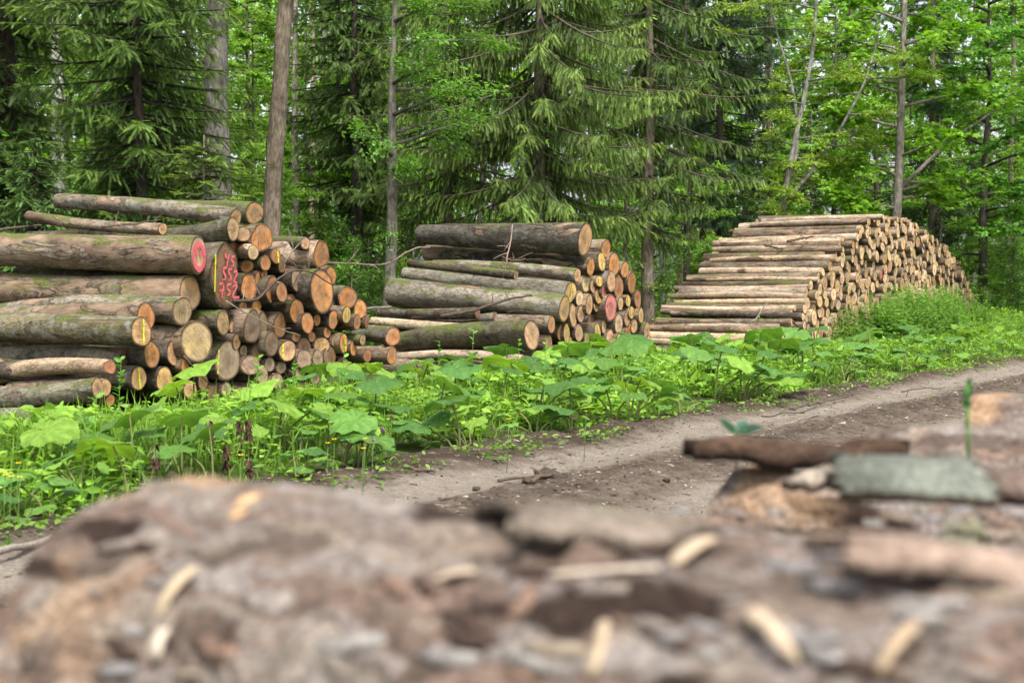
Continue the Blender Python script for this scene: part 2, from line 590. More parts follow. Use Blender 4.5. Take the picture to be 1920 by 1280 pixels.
# ------------------------------------------------------------------ logs
CUT = {'t': (0.55, 0.335, 0.165), 'o': (0.53, 0.23, 0.08), 'g': (0.34, 0.24, 0.15), 'q': (0.76, 0.52, 0.27), 'p': (0.64, 0.44, 0.24),  # q: pale ends of the right-hand pile, brighter light put into the colour
       'd': (0.23, 0.125, 0.070), 'r': (0.38, 0.16, 0.065), 'y': (0.60, 0.37, 0.15), 'k': (0.60, 0.19, 0.17)}
CUTW = {'t': 'tan', 'o': 'orange-brown', 'g': 'greyish', 'p': 'pale', 'q': 'pale', 'd': 'dark brown', 'r': 'reddish-brown', 'y': 'yellowish', 'k': 'pink-sprayed'}
#        tone, peel, moss, lichen
BARK = {'b': ((0.175, 0.125, 0.085), 0.50, 0.42, 0.4), 'g': ((0.19, 0.165, 0.12), 0.44, 0.48, 0.7), 'm': ((0.125, 0.105, 0.066), 0.44, 0.56, 0.5),
        'k': ((0.075, 0.055, 0.04), 0.42, 0.46, 0.25), 'v': ((0.07, 0.06, 0.046), 0.515, 0.44, 0.3), 'l': ((0.45, 0.335, 0.23), 0.44, 0.36, 0.6), 'w': ((0.20, 0.15, 0.105), 0.535, 0.49, 0.4)}


def log_parts(L, r0, r1, seed, bark, cut, tilt=(0, 0), bend=(0, 0), nseg=22, xs=None, wob=0.06, wear=0.5, saw=0.6, squash=1.0, flare=0.0):
    tone, peel, moss, lich = BARK[bark]
    rs = np.random.default_rng(seed + 1000)
    th = np.linspace(0, 2 * np.pi, nseg, endpoint=False)
    ph = rs.uniform(0, 6.28, 4)
    prof = 1 + wob * (0.6 * np.sin(2 * th + ph[0]) + 0.45 * np.sin(3 * th + ph[1]) + 0.3 * np.sin(5 * th + ph[2]))
    if xs is None:
        xs = np.concatenate([[0, 0.02, 0.08], np.linspace(0.2, 1.0, 14)])
    xs = np.asarray(xs) * L
    k = xs / L
    rad_ = (r0 + (r1 - r0) * k)
    rad_ = rad_ * (1 + flare * np.exp(-xs / 0.35))
    cx = 4 * (k - k * k)
    Yc = bend[0] * cx; Zc = bend[1] * cx
    off = rs.uniform(-50, 50, 3)
    Y = rad_[:, None] * prof[None] * np.cos(th)[None] * squash
    Z = rad_[:, None] * prof[None] * np.sin(th)[None]
    N = np.stack([np.tile(xs[:, None] * 2.2, (1, nseg)), Y * 7, Z * 7], -1) + off
    d = 1 + (fbm(N, seed, 3) - 0.5) * 0.20 * np.clip(xs / 0.1, 0.15, 1)[:, None]
    Y = Y * d; Z = Z * d
    sh = np.clip(1 - xs / 0.5, 0, 1)[:, None]
    X = -xs[:, None] + (tilt[0] * Y + tilt[1] * Z) * sh
    V = np.stack([X, Y + Yc[:, None], Z + Zc[:, None]], -1)
    nr = len(xs)
    i = np.arange(nr - 1)[:, None] * nseg; j = np.arange(nseg)[None]; j2 = (j + 1) % nseg
    F = np.stack([i + j, i + j2, i + nseg + j2, i + nseg + j], -1).reshape(-1, 4)[:, ::-1]
    Vb = V.reshape(-1, 3)
    # bark ring at the cut
    a0 = len(Vb)
    ring_o = V[0].copy(); ring_i = V[0].copy()
    ring_i[:, 1:] *= 0.93
    ring_i[:, 0] = tilt[0] * ring_i[:, 1] + tilt[1] * ring_i[:, 2]
    Vb = np.concatenate([Vb, ring_o, ring_i])
    jj = np.arange(nseg); k2 = (jj + 1) % nseg
    Fr = np.stack([a0 + jj, a0 + k2, a0 + nseg + k2, a0 + nseg + jj], -1)
    # far end
    b0 = len(Vb)
    Vb = np.concatenate([Vb, V[-1], V[-1].mean(0)[None]])
    # as quads: (centre, j, j2, j2+1) pairs
    q = np.arange(0, nseg, 2)
    Fe = np.stack([np.full(len(q), b0 + nseg), b0 + (q + 2) % nseg, b0 + (q + 1) % nseg, b0 + q], -1)[:, ::-1]
    Fb = np.concatenate([F, Fr, Fe])
    jit = rs.uniform(0.8, 1.2) * np.array([rs.uniform(.95, 1.05), 1, rs.uniform(.92, 1.06)])
    colb = np.tile(np.array(tone) * jit, (len(Vb), 1))
    colb[a0:a0 + 2 * nseg] *= 0.55
    colb[b0:] = np.array(CUT[cut]) * 0.7
    lp = Vb + off
    par = np.tile([peel + rs.uniform(-.05, .05), moss + rs.uniform(-.05, .05), lich * rs.uniform(.3, 1.2)], (len(Vb), 1))
    par[b0:] = (0.0, 0.0, 0.0)
    # sawn face
    fr = np.array([0.36, 0.70, 0.945])
    base = V[0][:, 1:]
    C = [np.zeros((1, 2))] + [base * f for f in fr]
    C = np.concatenate(C)
    rn = np.concatenate([[0]] + [np.full(nseg, f / 0.945) for f in fr])
    un = np.concatenate([np.zeros((1, 2))] + [np.stack([np.cos(th), np.sin(th)], 1) * f / 0.945 for f in fr])
    xc = tilt[0] * C[:, 0] + tilt[1] * C[:, 1] + 0.004 + (vnoise(np.concatenate([C * 9, np.full((len(C), 1), seed * 1.7)], 1), 3) - 0.5) * 0.012 * (rn < 0.9)
    Vc = np.concatenate([xc[:, None], C], 1)
    F0 = np.stack([np.zeros(len(q), int), 1 + q, 1 + (q + 1) % nseg, 1 + (q + 2) % nseg], -1)
    ii = (1 + np.arange(2)[:, None] * nseg)
    F1 = np.stack([ii + j, ii + nseg + j, ii + nseg + j2, ii + j2], -1).reshape(-1, 4)
    Fc = np.concatenate([F0, F1])
    cj = rs.uniform(0.8, 1.18) * np.array([1, rs.uniform(.93, 1.05), rs.uniform(.85, 1.1)])
    colc = np.tile(np.array(CUT[cut]) * cj, (len(Vc), 1))
    lpc = np.concatenate([un, np.full((len(un), 1), rs.uniform(-60, 60))], 1)
    parc = np.tile([r0, rs.uniform(0, 3.14) if saw >= 0 else 0.5, abs(saw)], (len(Vc), 1))
    return (Vb, Fb, colb, lp, par), (Vc, Fc, colc, lpc, parc)


def axes(axis_to_road):
    X = Vector(tuple(norm(axis_to_road)))
    Yv = Vector((0, 0, 1)).cross(X).normalized()
    Z = X.cross(Yv)
    return X, Yv, Z


def place(o, loc, axis):
    X, Yv, Z = axes(axis)
    o.matrix_world = Matrix(((X[0], Yv[0], Z[0], loc[0]), (X[1], Yv[1], Z[1], loc[1]), (X[2], Yv[2], Z[2], loc[2]), (0, 0, 0, 1)))


def make_log(name, loc, axis, L, r0, r1, seed, bark, cut, **kw):
    b, c = log_parts(L, r0, r1, seed, bark, cut, **kw)
    o = empty(name, loc)
    obj('bark', np_mesh('bark', b[0], b[1], b[2], {'lp': b[3], 'par': b[4]}, [M['bark']], smooth=True), o)
    e = obj('cut_end', np_mesh('cut_end', c[0], c[1], c[2], {'lp': c[3], 'par': c[4]}, [M['cut']]), o)
    place(o, loc, axis)
    return o, e


def ribbon(strokes, width, tilt, colr, lift=0.014):
    """flat sprayed strokes on a cut face; strokes in (y,z) metres"""
    g = Geo()
    for k, st in enumerate(strokes):
        st = np.asarray(st, float)
        # resample
        seg = np.linalg.norm(np.diff(st, axis=0), axis=1)
        tt = np.concatenate([[0], np.cumsum(seg)])
        u = np.linspace(0, tt[-1], max(6, int(tt[-1] / 0.012)))
        p = np.stack([np.interp(u, tt, st[:, 0]), np.interp(u, tt, st[:, 1])], 1)
        for _ in range(2):
            p[1:-1] = (p[:-2] + 2 * p[1:-1] + p[2:]) / 4
        t = norm(np.gradient(p, axis=0)); nr = np.stack([-t[:, 1], t[:, 0]], 1)
        wv = width * (0.85 + 0.5 * vnoise(np.stack([u * 40, u * 0 + k * 3.3, u * 0], 1), 4))
        wv[0] *= 0.6; wv[-1] *= 0.6
        a = p + nr * wv[:, None] / 2; b = p - nr * wv[:, None] / 2
        lf = lift + 0.0012 * k
        V = np.concatenate([np.concatenate([(tilt[0] * q[:, 0] + tilt[1] * q[:, 1] + lf)[:, None], q], 1) for q in (a, b)])
        n = len(p); i = np.arange(n - 1)
        g.add(V, np.stack([i, i + n, i + n + 1, i + 1], -1), colr)
    return g.mesh('paint_mark', [M['paint']])


YEL = np.array((0.62, 0.66, 0.03)); PINK = np.array((0.78, 0.12, 0.17))
LOGS = []     # everything that is an individual log: dict(o, pile, t, z, r, cut, label)


def pile_log(pile, conv, row, seed, name='log'):
    cx, cy, w_, h_, cut, bark = row[:6]
    op = row[6] if len(row) > 6 else {}
    sc, ox, oy = conv
    px, py = ox + cx / sc, oy + cy / sc
    wp, hp = w_ / sc, h_ / sc
    s = op.get('s', random.uniform(-0.10, 0.10))
    p = on_face(px, py, s)
    r = hp * 0.5 * p[1] / FPX
    L = op.get('L', 3.0 + random.uniform(-0.1, 0.15))
    if 'f' in op:
        fx, fy, fh = op['f']
        q = at(ox + fx / sc, oy + fy / sc, p[1] + 0.53 * L * op.get('dy', 1.0))
        axis = norm(p - q); L = float(np.linalg.norm(p - q))
        r1 = fh / sc * 0.5 * q[1] / FPX
    else:
        axis = norm(SDIR + TDIR * random.uniform(-0.05, 0.05) + np.array([0, 0, random.uniform(-0.03, 0.03)]))
        r1 = r * random.uniform(0.82, 0.98)
    view = norm(CAM - p)
    X, Yv, Z = axes(axis)
    c0 = float(np.dot(view, np.array(X)))
    q_ = min(0.97, max(0.2, wp / hp))
    # turn the sawn face about the vertical so that it shows as wide as in the photo
    vy = float(np.dot(view, np.array(Yv)))
    phi_v = math.atan2(vy, c0)                 # heading of the viewer in the log's X-Y plane
    want = math.acos(q_)
    phi = phi_v - math.copysign(want, phi_v)
    phi = max(-0.5, min(0.5, phi))
    tilt = (-math.tan(phi), random.uniform(-0.08, 0.08))
    o, e = make_log(name, p, axis, L, r, r1, seed, bark, cut, tilt=tilt, bend=op.get('bend', (random.uniform(-.03, .03), random.uniform(-.03, .03))),
                    wob=op.get('wob', 0.06), saw=op.get('saw', random.choice([0.15, 0.3, 0.5, 0.8])), squash=op.get('sq', 1.0), nseg=op.get('nseg', 22), flare=op.get('flare', 0.0))
    t, _ = to_ts(p)
    rec = dict(o=o, e=e, pile=pile, t=t, z=p[2], r=r, cut=cut, label=op.get('lab'), tilt=tilt, p=p, px=px, py=py, axis=axis)
    LOGS.append(rec)
    if 'yl' in op:
        x0 = op['yl'] * r
        hh = math.sqrt(max(0.05, 1 - op['yl'] ** 2)) * r * 0.86
        m = obj('paint_mark', ribbon([[(x0 + random.uniform(-.01, .01), -hh), (x0, 0), (x0 + random.uniform(-.01, .01), hh)]], 0.020, tilt, YEL), e)
        m['label'] = 'fluorescent yellow sprayed line'
    return rec


C1 = (1919 / 760.0, 0.0, 340.0)
C2 = (1920 / 660.0, 620.0, 380.0)
PILE1 = [
    (1205, 150, 82, 112, 't', 'm', dict(f=(800, 118, 60), L=3.0, saw=0.7, s=-0.05, lab='mossy log with diagonal saw marks at the top right of the left pile')),
    (1116, 172, 52, 88, 't', 'g', dict(f=(275, 92, 66), L=3.0, s=0.10, bend=(0, .03), lab='long grey mossy log lying along the very top of the left pile')),
    (1103, 226, 55, 116, 't', 'm', dict(f=(560, 262, 70), L=2.2, s=0.16, bend=(0, -.05), lab='bowed log rising to a split tan end under the topmost log of the left pile')),
    (770, 226, 40, 60, 't', 'w', dict(f=(138, 164, 52), L=2.6, s=-0.55, lab='thin half-peeled log sloping below the topmost log of the left pile')),
    (938, 348, 68, 186, 'p', 'w', dict(f=(-160, 318, 150), L=4.0, s=0.16, wob=.03, saw=.15, lab='thick half-peeled log with a pink sprayed ring on its end')),
    (898, 528, 102, 166, 'y', 'w', dict(f=(-160, 500, 150), L=4.0, s=0.05, wob=.05, saw=.1, lab='thick moss-patched log directly under the log with the pink ring')),
    (862, 615, 98, 132, 'g', 'g', dict(f=(-120, 648, 95), L=4.0, s=0.14, saw=.9, bend=(0, .09), lab='grey lichen-covered log with a saw-streaked grey end')),
    (690, 640, 84, 132, 'o', 'b', dict(f=(-100, 655, 90), L=3.6, s=0.02, lab='log with a bright orange end behind the yellow-lined mossy log')),
    (668, 712, 94, 146, 'y', 'm', dict(f=(-200, 690, 140), L=3.6, s=0.30, saw=.9, yl=0.15, lab='thick mossy log with a yellow line down its saw-streaked end')),
    (718, 820, 62, 136, 'o', 'k', dict(f=(250, 830, 100), L=2.4, s=0.12, lab='dark log with a narrow oval orange end below the yellow-lined mossy log')),
    (820, 815, 44, 125, 't', 'k', dict(f=(300, 800, 100), L=2.4, s=0.05, lab='dark log with a slim tan end left of the big round end')),
    (815, 725, 76, 100, 'o', 'b', dict(s=-0.15)),
    (463, 980, 44, 104, 't', 'g', dict(f=(-170, 1035, 84), L=3.2, s=0.30, lab='smooth bluish-grey log with a row of bark scars low on the left')),
    (500, 975, 48, 86, 't', 'b', dict(f=(60, 985, 80), L=2.4, s=0.10)),
    (400, 1126, 56, 112, 't', 'g', dict(f=(-60, 1120, 105), L=3.0, s=0.35, lab='low grey log beside the butterbur at the left edge')),
    (300, 1178, 128, 88, 'o', 'l', dict(f=(-100, 1185, 80), L=2.6, s=0.45, lab='lowest log on the left with a ragged orange end near the ground')),
    (590, 832, 40, 80, 'd', 'g', dict(f=(-150, 850, 90), L=3.4, s=-0.1, bend=(0, .05), lab='lichen-crusted log between the mossy log and the peeled log on the left')),
    (520, 878, 90, 62, 'r', 'l', dict(f=(-100, 935, 90), L=3.2, s=0.12, bend=(0, .06), wob=.15, lab='pale peeled log with a broken splintered end on the left')),
    (930, 758, 150, 206, 'p', 'b', dict(s=0.16, saw=.5, wob=.04, lab='big round tan log end with a dark diagonal crack')),
    (1064, 448, 156, 290, 'd', 'k', dict(s=0.12, saw=.25, wob=.16, sq=0.86, nseg=30, lab='dark butt log with pink sprayed numbers and a yellow line')),
    (1108, 332, 46, 100, 'o', 'b', dict(s=-0.12)),
    (1150, 250, 66, 74, 't', 'm', dict(s=0.0)),
    (1239, 268, 104, 136, 'o', 'b', dict(s=0.05, saw=.8, wob=.1, lab='round brown log end with diagonal dark saw marks under the top right log')),
    (1198, 336, 44, 76, 'p', 'l', dict(s=0.12, f=(1010, 325, 70), L=1.6, lab='short pale-barked log with a small tan end above the numbered butt log')),
    (1256, 385, 50, 84, 'o', 'k', dict(s=0.02)),
    (1168, 402, 60, 62, 'o', 'b', dict(s=-0.1)),
    (1305, 352, 46, 82, 'r', 'g', dict(s=0.02, yl=0.3)),
    (1334, 392, 36, 84, 'd', 'k', dict(s=-0.04)),
    (1446, 294, 40, 58, 't', 'm', dict(s=0.05, f=(1285, 290, 56), L=2.0)),
    (1455, 352, 36, 60, 'r', 'k', dict(s=-0.2)),
    (1520, 346, 70, 142, 'o', 'l', dict(s=0.06, wob=.12, lab='large ragged orange log end at the upper right corner of the left pile')),
    (1470, 415, 42, 72, 'o', 'b', dict(s=-0.04)),
    (1405, 466, 54, 114, 'g', 'k', dict(s=0.0, wob=.12, saw=.3, lab='teardrop-shaped grey log end behind the thin twigs of the left pile')),
    (1524, 520, 108, 220, 'o', 'k', dict(s=0.14, saw=.35, wob=.05, lab='very large orange log end with dark knot holes at the right of the left pile')),
    (1566, 448, 50, 92, 'o', 'b', dict(s=-0.08)),
    (1178, 500, 82, 128, 'o', 'k', dict(s=0.02, wob=.1, lab='orange log end with two dark holes right of the pink numbers')),
    (1226, 466, 46, 92, 'o', 'b', dict(s=-0.04)),
    (1284, 510, 46, 140, 'o', 'k', dict(s=0.04, yl=0.45, wob=.12)),
    (1333, 525, 54, 98, 'o', 'k', dict(s=0.10)),
    (1646, 550, 52, 106, 'o', 'g', dict(s=0.04, f=(1560, 540, 90), L=2.2)),
    (1704, 605, 62, 96, 'o', 'b', dict(s=0.02, lab='wide orange-barked log at the right shoulder of the left pile')),
    (1640, 632, 40, 86, 'y', 'b', dict(s=0.10, yl=-0.1, saw=.1)),
    (1577, 655, 46, 96, 'o', 'k', dict(s=0.05)),
    (1690, 666, 36, 76, 'r', 'b', dict(s=0.06)),
    (1736, 662, 20, 72, 'r', 'b', dict(s=0.02)),
    (1404, 614, 68, 118, 'o', 'k', dict(s=0.08)),
    (1455, 670, 60, 106, 'o', 'k', dict(s=0.12)),
    (1055, 670, 60, 122, 'y', 'm', dict(s=0.14, saw=.9, lab='yellowish striped log end below the pink numbers')),
    (1194, 688, 84, 160, 'g', 'b', dict(s=0.12, saw=.8, wob=.1, lab='rough greyish log end crossed by scratches in the middle of the left pile')),
    (1242, 700, 52, 170, 'g', 'b', dict(s=0.0, saw=.6, wob=.12)),
    (1325, 682, 58, 126, 'r', 'b', dict(s=0.0)),
    (1120, 760, 40, 78, 't', 'b', dict(s=0.08)),
    (1285, 768, 64, 126, 'd', 'b', dict(s=0.10, saw=.8)),
    (1360, 802, 80, 108, 't', 'k', dict(s=0.08, saw=.9, yl=-0.6)),
    (1440, 785, 62, 100, 'd', 'b', dict(s=0.0, saw=.7)),
    (1522, 775, 72, 78, 't', 'b', dict(s=0.0)),
    (1626, 765, 40, 96, 'o', 'b', dict(s=0.08, yl=0.2)),
    (1716, 750, 30, 52, 't', 'm', dict(s=0.10)),
    (1860, 735, 44, 92, 'o', 'g', dict(s=0.05, f=(1700, 722, 76), L=2.6, lab='log with a bright orange end at the far right of the left pile')),
    (1854, 825, 50, 86, 'o', 'b', dict(s=0.06, lab='low orange log end touching the butterbur between the two nearer piles')),
    (1076, 850, 122, 200, 'g', 'k', dict(s=0.08, saw=.5, yl=-0.75, wob=.04, lab='wide upright greyish log end with a yellow-green line at its left edge')),
    (1185, 870, 86, 92, 'g', 'b', dict(s=0.12, saw=.8)),
    (1216, 815, 54, 80, 'd', 'b', dict(s=0.02)),
    (1152, 802, 36, 62, 'g', 'b', dict(s=0.0)),
    (1240, 916, 60, 92, 'g', 'b', dict(s=0.12, saw=.5)),
    (1275, 866, 52, 72, 'g', 'b', dict(s=0.06, saw=.5)),
    (1330, 880, 50, 62, 'g', 'b', dict(s=0.0)),
    (1440, 842, 76, 96, 'g', 'b', dict(s=0.10, saw=.3)),
    (1504, 842, 50, 98, 'g', 'b', dict(s=0.12, saw=.6)),
    (1560, 830, 60, 112, 'd', 'b', dict(s=0.02, saw=.3)),
    (1310, 946, 62, 82, 'g', 'b', dict(s=0.08)),
    (875, 870, 38, 78, 'o', 'b', dict(s=0.10)),
    (656, 932, 76, 116, 'y', 'k', dict(s=0.14, yl=0.0)),
    (778, 940, 82, 130, 'y', 'k', dict(s=0.08, saw=.7)),
    (900, 986, 66, 92, 't', 'k', dict(s=0.10)),
    (960, 946, 50, 92, 't', 'k', dict(s=-0.02)),
    (1134, 1020, 82, 100, 'g', 'k', dict(s=0.10, saw=.9)),
    (1440, 980, 52, 62, 'd', 'k', dict(s=0.08)),
    (520, 1036, 42, 62, 'o', 'b', dict(s=0.08)),
    (1672, 790, 30, 80, 'o', 'b', dict(s=0.0)),
    (1738, 825, 44, 64, 'r', 'b', dict(s=0.0)),
    (1214, 590, 46, 64, 'o', 'b', dict(s=-0.05)),
    (1000, 885, 60, 90, 'd', 'k', dict(s=-0.12)),
    (1390, 905, 60, 90, 'd', 'k', dict(s=-0.05)),
    (1620, 870, 60, 80, 'd', 'k', dict(s=-0.05)),
    (1015, 1010, 80, 100, 'd', 'k', dict(s=0.0)),
    (1370, 1010, 70, 90, 'd', 'k', dict(s=0.0)),
    (960, 470, 80, 130, 'd', 'k', dict(s=-0.3)),  # recessed fillers from here: dark ends paint the shade of the gaps
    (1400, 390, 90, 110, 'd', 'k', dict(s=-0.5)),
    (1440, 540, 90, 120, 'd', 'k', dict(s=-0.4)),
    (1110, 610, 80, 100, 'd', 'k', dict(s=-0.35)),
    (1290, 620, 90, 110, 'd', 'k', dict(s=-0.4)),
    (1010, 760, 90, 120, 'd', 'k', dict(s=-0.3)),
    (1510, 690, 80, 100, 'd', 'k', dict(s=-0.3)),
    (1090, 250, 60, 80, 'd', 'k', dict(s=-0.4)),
    (1480, 478, 34, 66, 'r', 'k', dict(s=-0.06)), (1440, 545, 36, 58, 'd', 'k', dict(s=-0.05)), (1380, 560, 38, 56, 'r', 'b', dict(s=-0.04)), (1150, 590, 38, 58, 'o', 'b', dict(s=-0.06)),
    (1100, 690, 34, 56, 't', 'b', dict(s=0.0)), (1500, 655, 36, 60, 'o', 'b', dict(s=0.0)), (1548, 715, 36, 56, 'o', 'b', dict(s=0.02)), (1585, 755, 34, 58, 't', 'b', dict(s=0.02)),
    (1400, 735, 40, 52, 'r', 'b', dict(s=0.0)), (1475, 735, 36, 50, 'o', 'b', dict(s=-0.02)), (1360, 440, 34, 60, 'o', 'k', dict(s=-0.08)), (1250, 440, 30, 50, 'o', 'b', dict(s=-0.03)),
    (1420, 905, 46, 66, 'g', 'b', dict(s=0.06)), (1490, 930, 46, 62, 'g', 'b', dict(s=0.06)), (1070, 985, 50, 74, 'g', 'b', dict(s=0.06)), (1200, 990, 50, 70, 'g', 'b', dict(s=0.08)),
]
PILE2 = [
    (1387, 200, 78, 186, 't', 'v', dict(f=(490, 172, 104), L=3.0, s=0.12, saw=.6, wob=.05, lab='thickest log lying along the top of the middle pile')),
    (1500, 250, 52, 102, 'o', 'b', dict(s=0.0, lab='log end just right of the thick top log of the middle pile')),
    (1418, 350, 44, 106, 'o', 'v', dict(f=(520, 272, 82), L=3.0, s=0.06, lab='rotten torn-barked log under the thick top log of the middle pile')),
    (1478, 322, 44, 104, 'y', 'b', dict(s=0.04, yl=0.1)),
    (1345, 396, 36, 82, 't', 'g', dict(f=(560, 335, 46), L=2.7, s=0.10, bend=(0, .04), lab='dark lichened log third from the top of the middle pile')),
    (1010, 395, 26, 52, 'g', 'k', dict(f=(428, 328, 46), L=2.0, s=-0.6, lab='thin dark log wedged below the third log of the middle pile')),
    (1308, 490, 62, 122, 'y', 'g', dict(f=(405, 388, 70), L=3.0, s=0.08, yl=0.05, lab='grey patchy log with a yellow line on its end in the middle pile')),
    (1274, 578, 62, 146, 't', 'g', dict(f=(338, 488, 150), L=3.1, s=0.16, saw=.2, bend=(0, .03), lab='thick greenish-grey log half way up the middle pile')),
    (1322, 615, 42, 132, 't', 'b', dict(s=0.06, saw=.7)),
    (1365, 605, 42, 106, 't', 'b', dict(s=0.06)),
    (1358, 525, 42, 92, 'p', 'b', dict(s=0.05)),
    (1410, 556, 40, 116, 't', 'b', dict(s=0.10)),
    (1394, 440, 50, 102, 'p', 'l', dict(s=-0.02)),
    (1430, 456, 30, 76, 't', 'b', dict(s=0.0)),
    (1464, 428, 38, 64, 'y', 'b', dict(s=0.06, yl=0.0)),
    (1458, 510, 36, 86, 'y', 'b', dict(s=0.02, yl=0.35)),
    (1490, 485, 28, 78, 'k', 'b', dict(s=0.06, saw=.1, lab='small pink-sprayed log end above the large pink one')),
    (1527, 572, 66, 152, 'k', 'b', dict(s=0.10, saw=.15, lab='large log end sprayed all over with pink in the middle pile')),
    (1545, 336, 62, 132, 'o', 'b', dict(s=0.05, saw=.5, lab='tall oval orange log end high on the right of the middle pile')),
    (1604, 366, 44, 96, 'o', 'g', dict(s=0.04)),
    (1530, 430, 46, 126, 't', 'b', dict(s=0.10)),
    (1570, 460, 56, 132, 'r', 'b', dict(s=0.02, saw=.6)),
    (1642, 436, 46, 124, 'o', 'b', dict(s=0.02)),
    (1674, 525, 40, 102, 'r', 'k', dict(s=0.0)),
    (1581, 550, 28, 84, 't', 'b', dict(s=0.06)),
    (1622, 535, 28, 68, 'y', 'b', dict(s=0.02, yl=-0.1)),
    (1447, 560, 30, 72, 't', 'b', dict(s=-0.02)),
    (1640, 600, 30, 74, 'y', 'b', dict(s=0.04, yl=-0.2)),
    (1668, 600, 28, 54, 'o', 'b', dict(s=0.0)),
    (1692, 615, 28, 88, 't', 'b', dict(s=0.04)),
    (1570, 660, 46, 114, 'p', 'b', dict(s=0.08)),
    (1617, 632, 36, 82, 't', 'b', dict(s=0.02)),
    (1204, 665, 42, 96, 'o', 'b', dict(f=(440, 640, 40), L=2.6, s=0.12, lab='slim log with an orange end resting on the big bottom log of the middle pile')),
    (1254, 710, 38, 92, 'o', 'k', dict(s=0.04)),
    (1287, 712, 36, 118, 'y', 'k', dict(s=0.06, yl=-0.1)),
    (1310, 770, 24, 82, 't', 'k', dict(s=0.02)),
    (1353, 710, 44, 104, 't', 'k', dict(s=0.06)),
    (1420, 650, 40, 90, 'd', 'k', dict(s=-0.1)),
    (1455, 710, 36, 112, 'y', 'b', dict(s=0.06, yl=0.1)),
    (1490, 675, 26, 78, 'p', 'b', dict(s=0.02)),
    (1396, 745, 26, 84, 't', 'k', dict(s=0.0)),
    (1528, 745, 56, 122, 't', 'b', dict(s=0.04)),
    (1478, 780, 40, 112, 't', 'm', dict(s=0.0)),
    (1572, 772, 42, 126, 't', 'b', dict(s=0.10)),
    (1620, 780, 36, 88, 'o', 'b', dict(s=0.02)),
    (1622, 702, 40, 92, 'o', 'b', dict(s=0.0)),
    (1655, 675, 36, 78, 't', 'b', dict(s=0.02)),
    (1672, 800, 56, 128, 'o', 'k', dict(s=0.0)),
    (1724, 700, 34, 102, 't', 'm', dict(s=0.02)),
    (1738, 780, 32, 132, 't', 'k', dict(s=0.02)),
    (1096, 722, 86, 168, 't', 'm', dict(f=(350, 765, 112), L=3.0, s=0.22, saw=.8, bend=(0, .05), lab='big mossy log with a striped end at the bottom of the middle pile')),
    (1190, 770, 36, 108, 't', 'b', dict(s=0.06)),
    (1254, 815, 38, 84, 't', 'b', dict(s=0.06)),
    (1190, 846, 30, 44, 'r', 'k', dict(s=0.02)),
    (1112, 846, 42, 82, 'o', 'b', dict(s=0.12)),
    (1074, 910, 52, 122, 'y', 'b', dict(s=0.18, yl=-0.5, lab='yellowish oval log end low at the front of the middle pile')),
    (1048, 860, 30, 62, 't', 'l', dict(f=(360, 842, 44), L=2.8, s=0.30, bend=(0, .06), lab='pale bowed log under the big mossy log of the middle pile')),
    (1012, 945, 30, 66, 'y', 'k', dict(f=(905, 945, 60), L=0.5, s=0.3, lab='short stubby log by the butterbur in front of the middle pile')),
    (800, 600, 30, 62, 'd', 'k', dict(f=(270, 604, 60), L=2.0, s=-1.0, lab='dark log behind the loose branch on the middle pile')),
    (900, 625, 30, 60, 'd', 'g', dict(f=(450, 650, 44), L=2.0, s=-0.8)),
    (760, 690, 30, 60, 'd', 'l', dict(f=(225, 645, 46), L=2.2, s=-0.9, lab='pale smooth log at the left of the middle pile below the dark one')),
    (1360, 810, 34, 62, 't', 'b', dict(s=0.02)),
    (1422, 808, 30, 104, 'y', 'b', dict(s=0.08, yl=0.2)),
    (1394, 858, 42, 84, 't', 'b', dict(s=0.06)),
    (1360, 870, 40, 70, 't', 'b', dict(s=0.0)),
    (1525, 866, 40, 92, 't', 'b', dict(s=0.06)),
    (1590, 862, 36, 92, 't', 'b', dict(s=0.08)),
    (1616, 876, 32, 92, 't', 'b', dict(s=0.02)),
    (1672, 888, 50, 66, 'o', 'b', dict(s=0.0)),
    (1718, 880, 30, 78, 't', 'b', dict(s=0.04)),
    (1550, 916, 36, 92, 'g', 'b', dict(s=0.10)),
    (1470, 866, 36, 64, 'o', 'b', dict(s=0.02)),
    (1485, 912, 28, 44, 't', 'b', dict(s=0.06)),
    (1453, 922, 32, 62, 't', 'b', dict(s=0.04)),
    (1415, 930, 40, 70, 't', 'b', dict(s=0.02)),
    (1340, 940, 50, 80, 'd', 'b', dict(s=-0.05)),
    (1270, 900, 50, 80, 'd', 'b', dict(s=-0.05)),
    (1620, 950, 46, 70, 'g', 'b', dict(s=0.0)),
    (1700, 950, 46, 70, 'g', 'b', dict(s=0.0)),
    (1150, 930, 70, 90, 'd', 'k', dict(s=0.05)),
    (980, 1010, 90, 80, 'd', 'k', dict(f=(500, 930, 80), L=2.4, s=0.1)),
    (1430, 380, 50, 90, 'd', 'k', dict(s=-0.3)),  # deep filler logs, gap shade put into their dark cut colour
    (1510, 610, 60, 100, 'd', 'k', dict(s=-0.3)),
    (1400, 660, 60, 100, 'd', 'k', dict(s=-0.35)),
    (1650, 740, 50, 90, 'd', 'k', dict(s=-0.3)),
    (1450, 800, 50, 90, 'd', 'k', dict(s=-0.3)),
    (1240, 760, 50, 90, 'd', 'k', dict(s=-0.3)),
]
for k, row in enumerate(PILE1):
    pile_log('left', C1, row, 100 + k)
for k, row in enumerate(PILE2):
    pile_log('middle', C2, row, 300 + k)

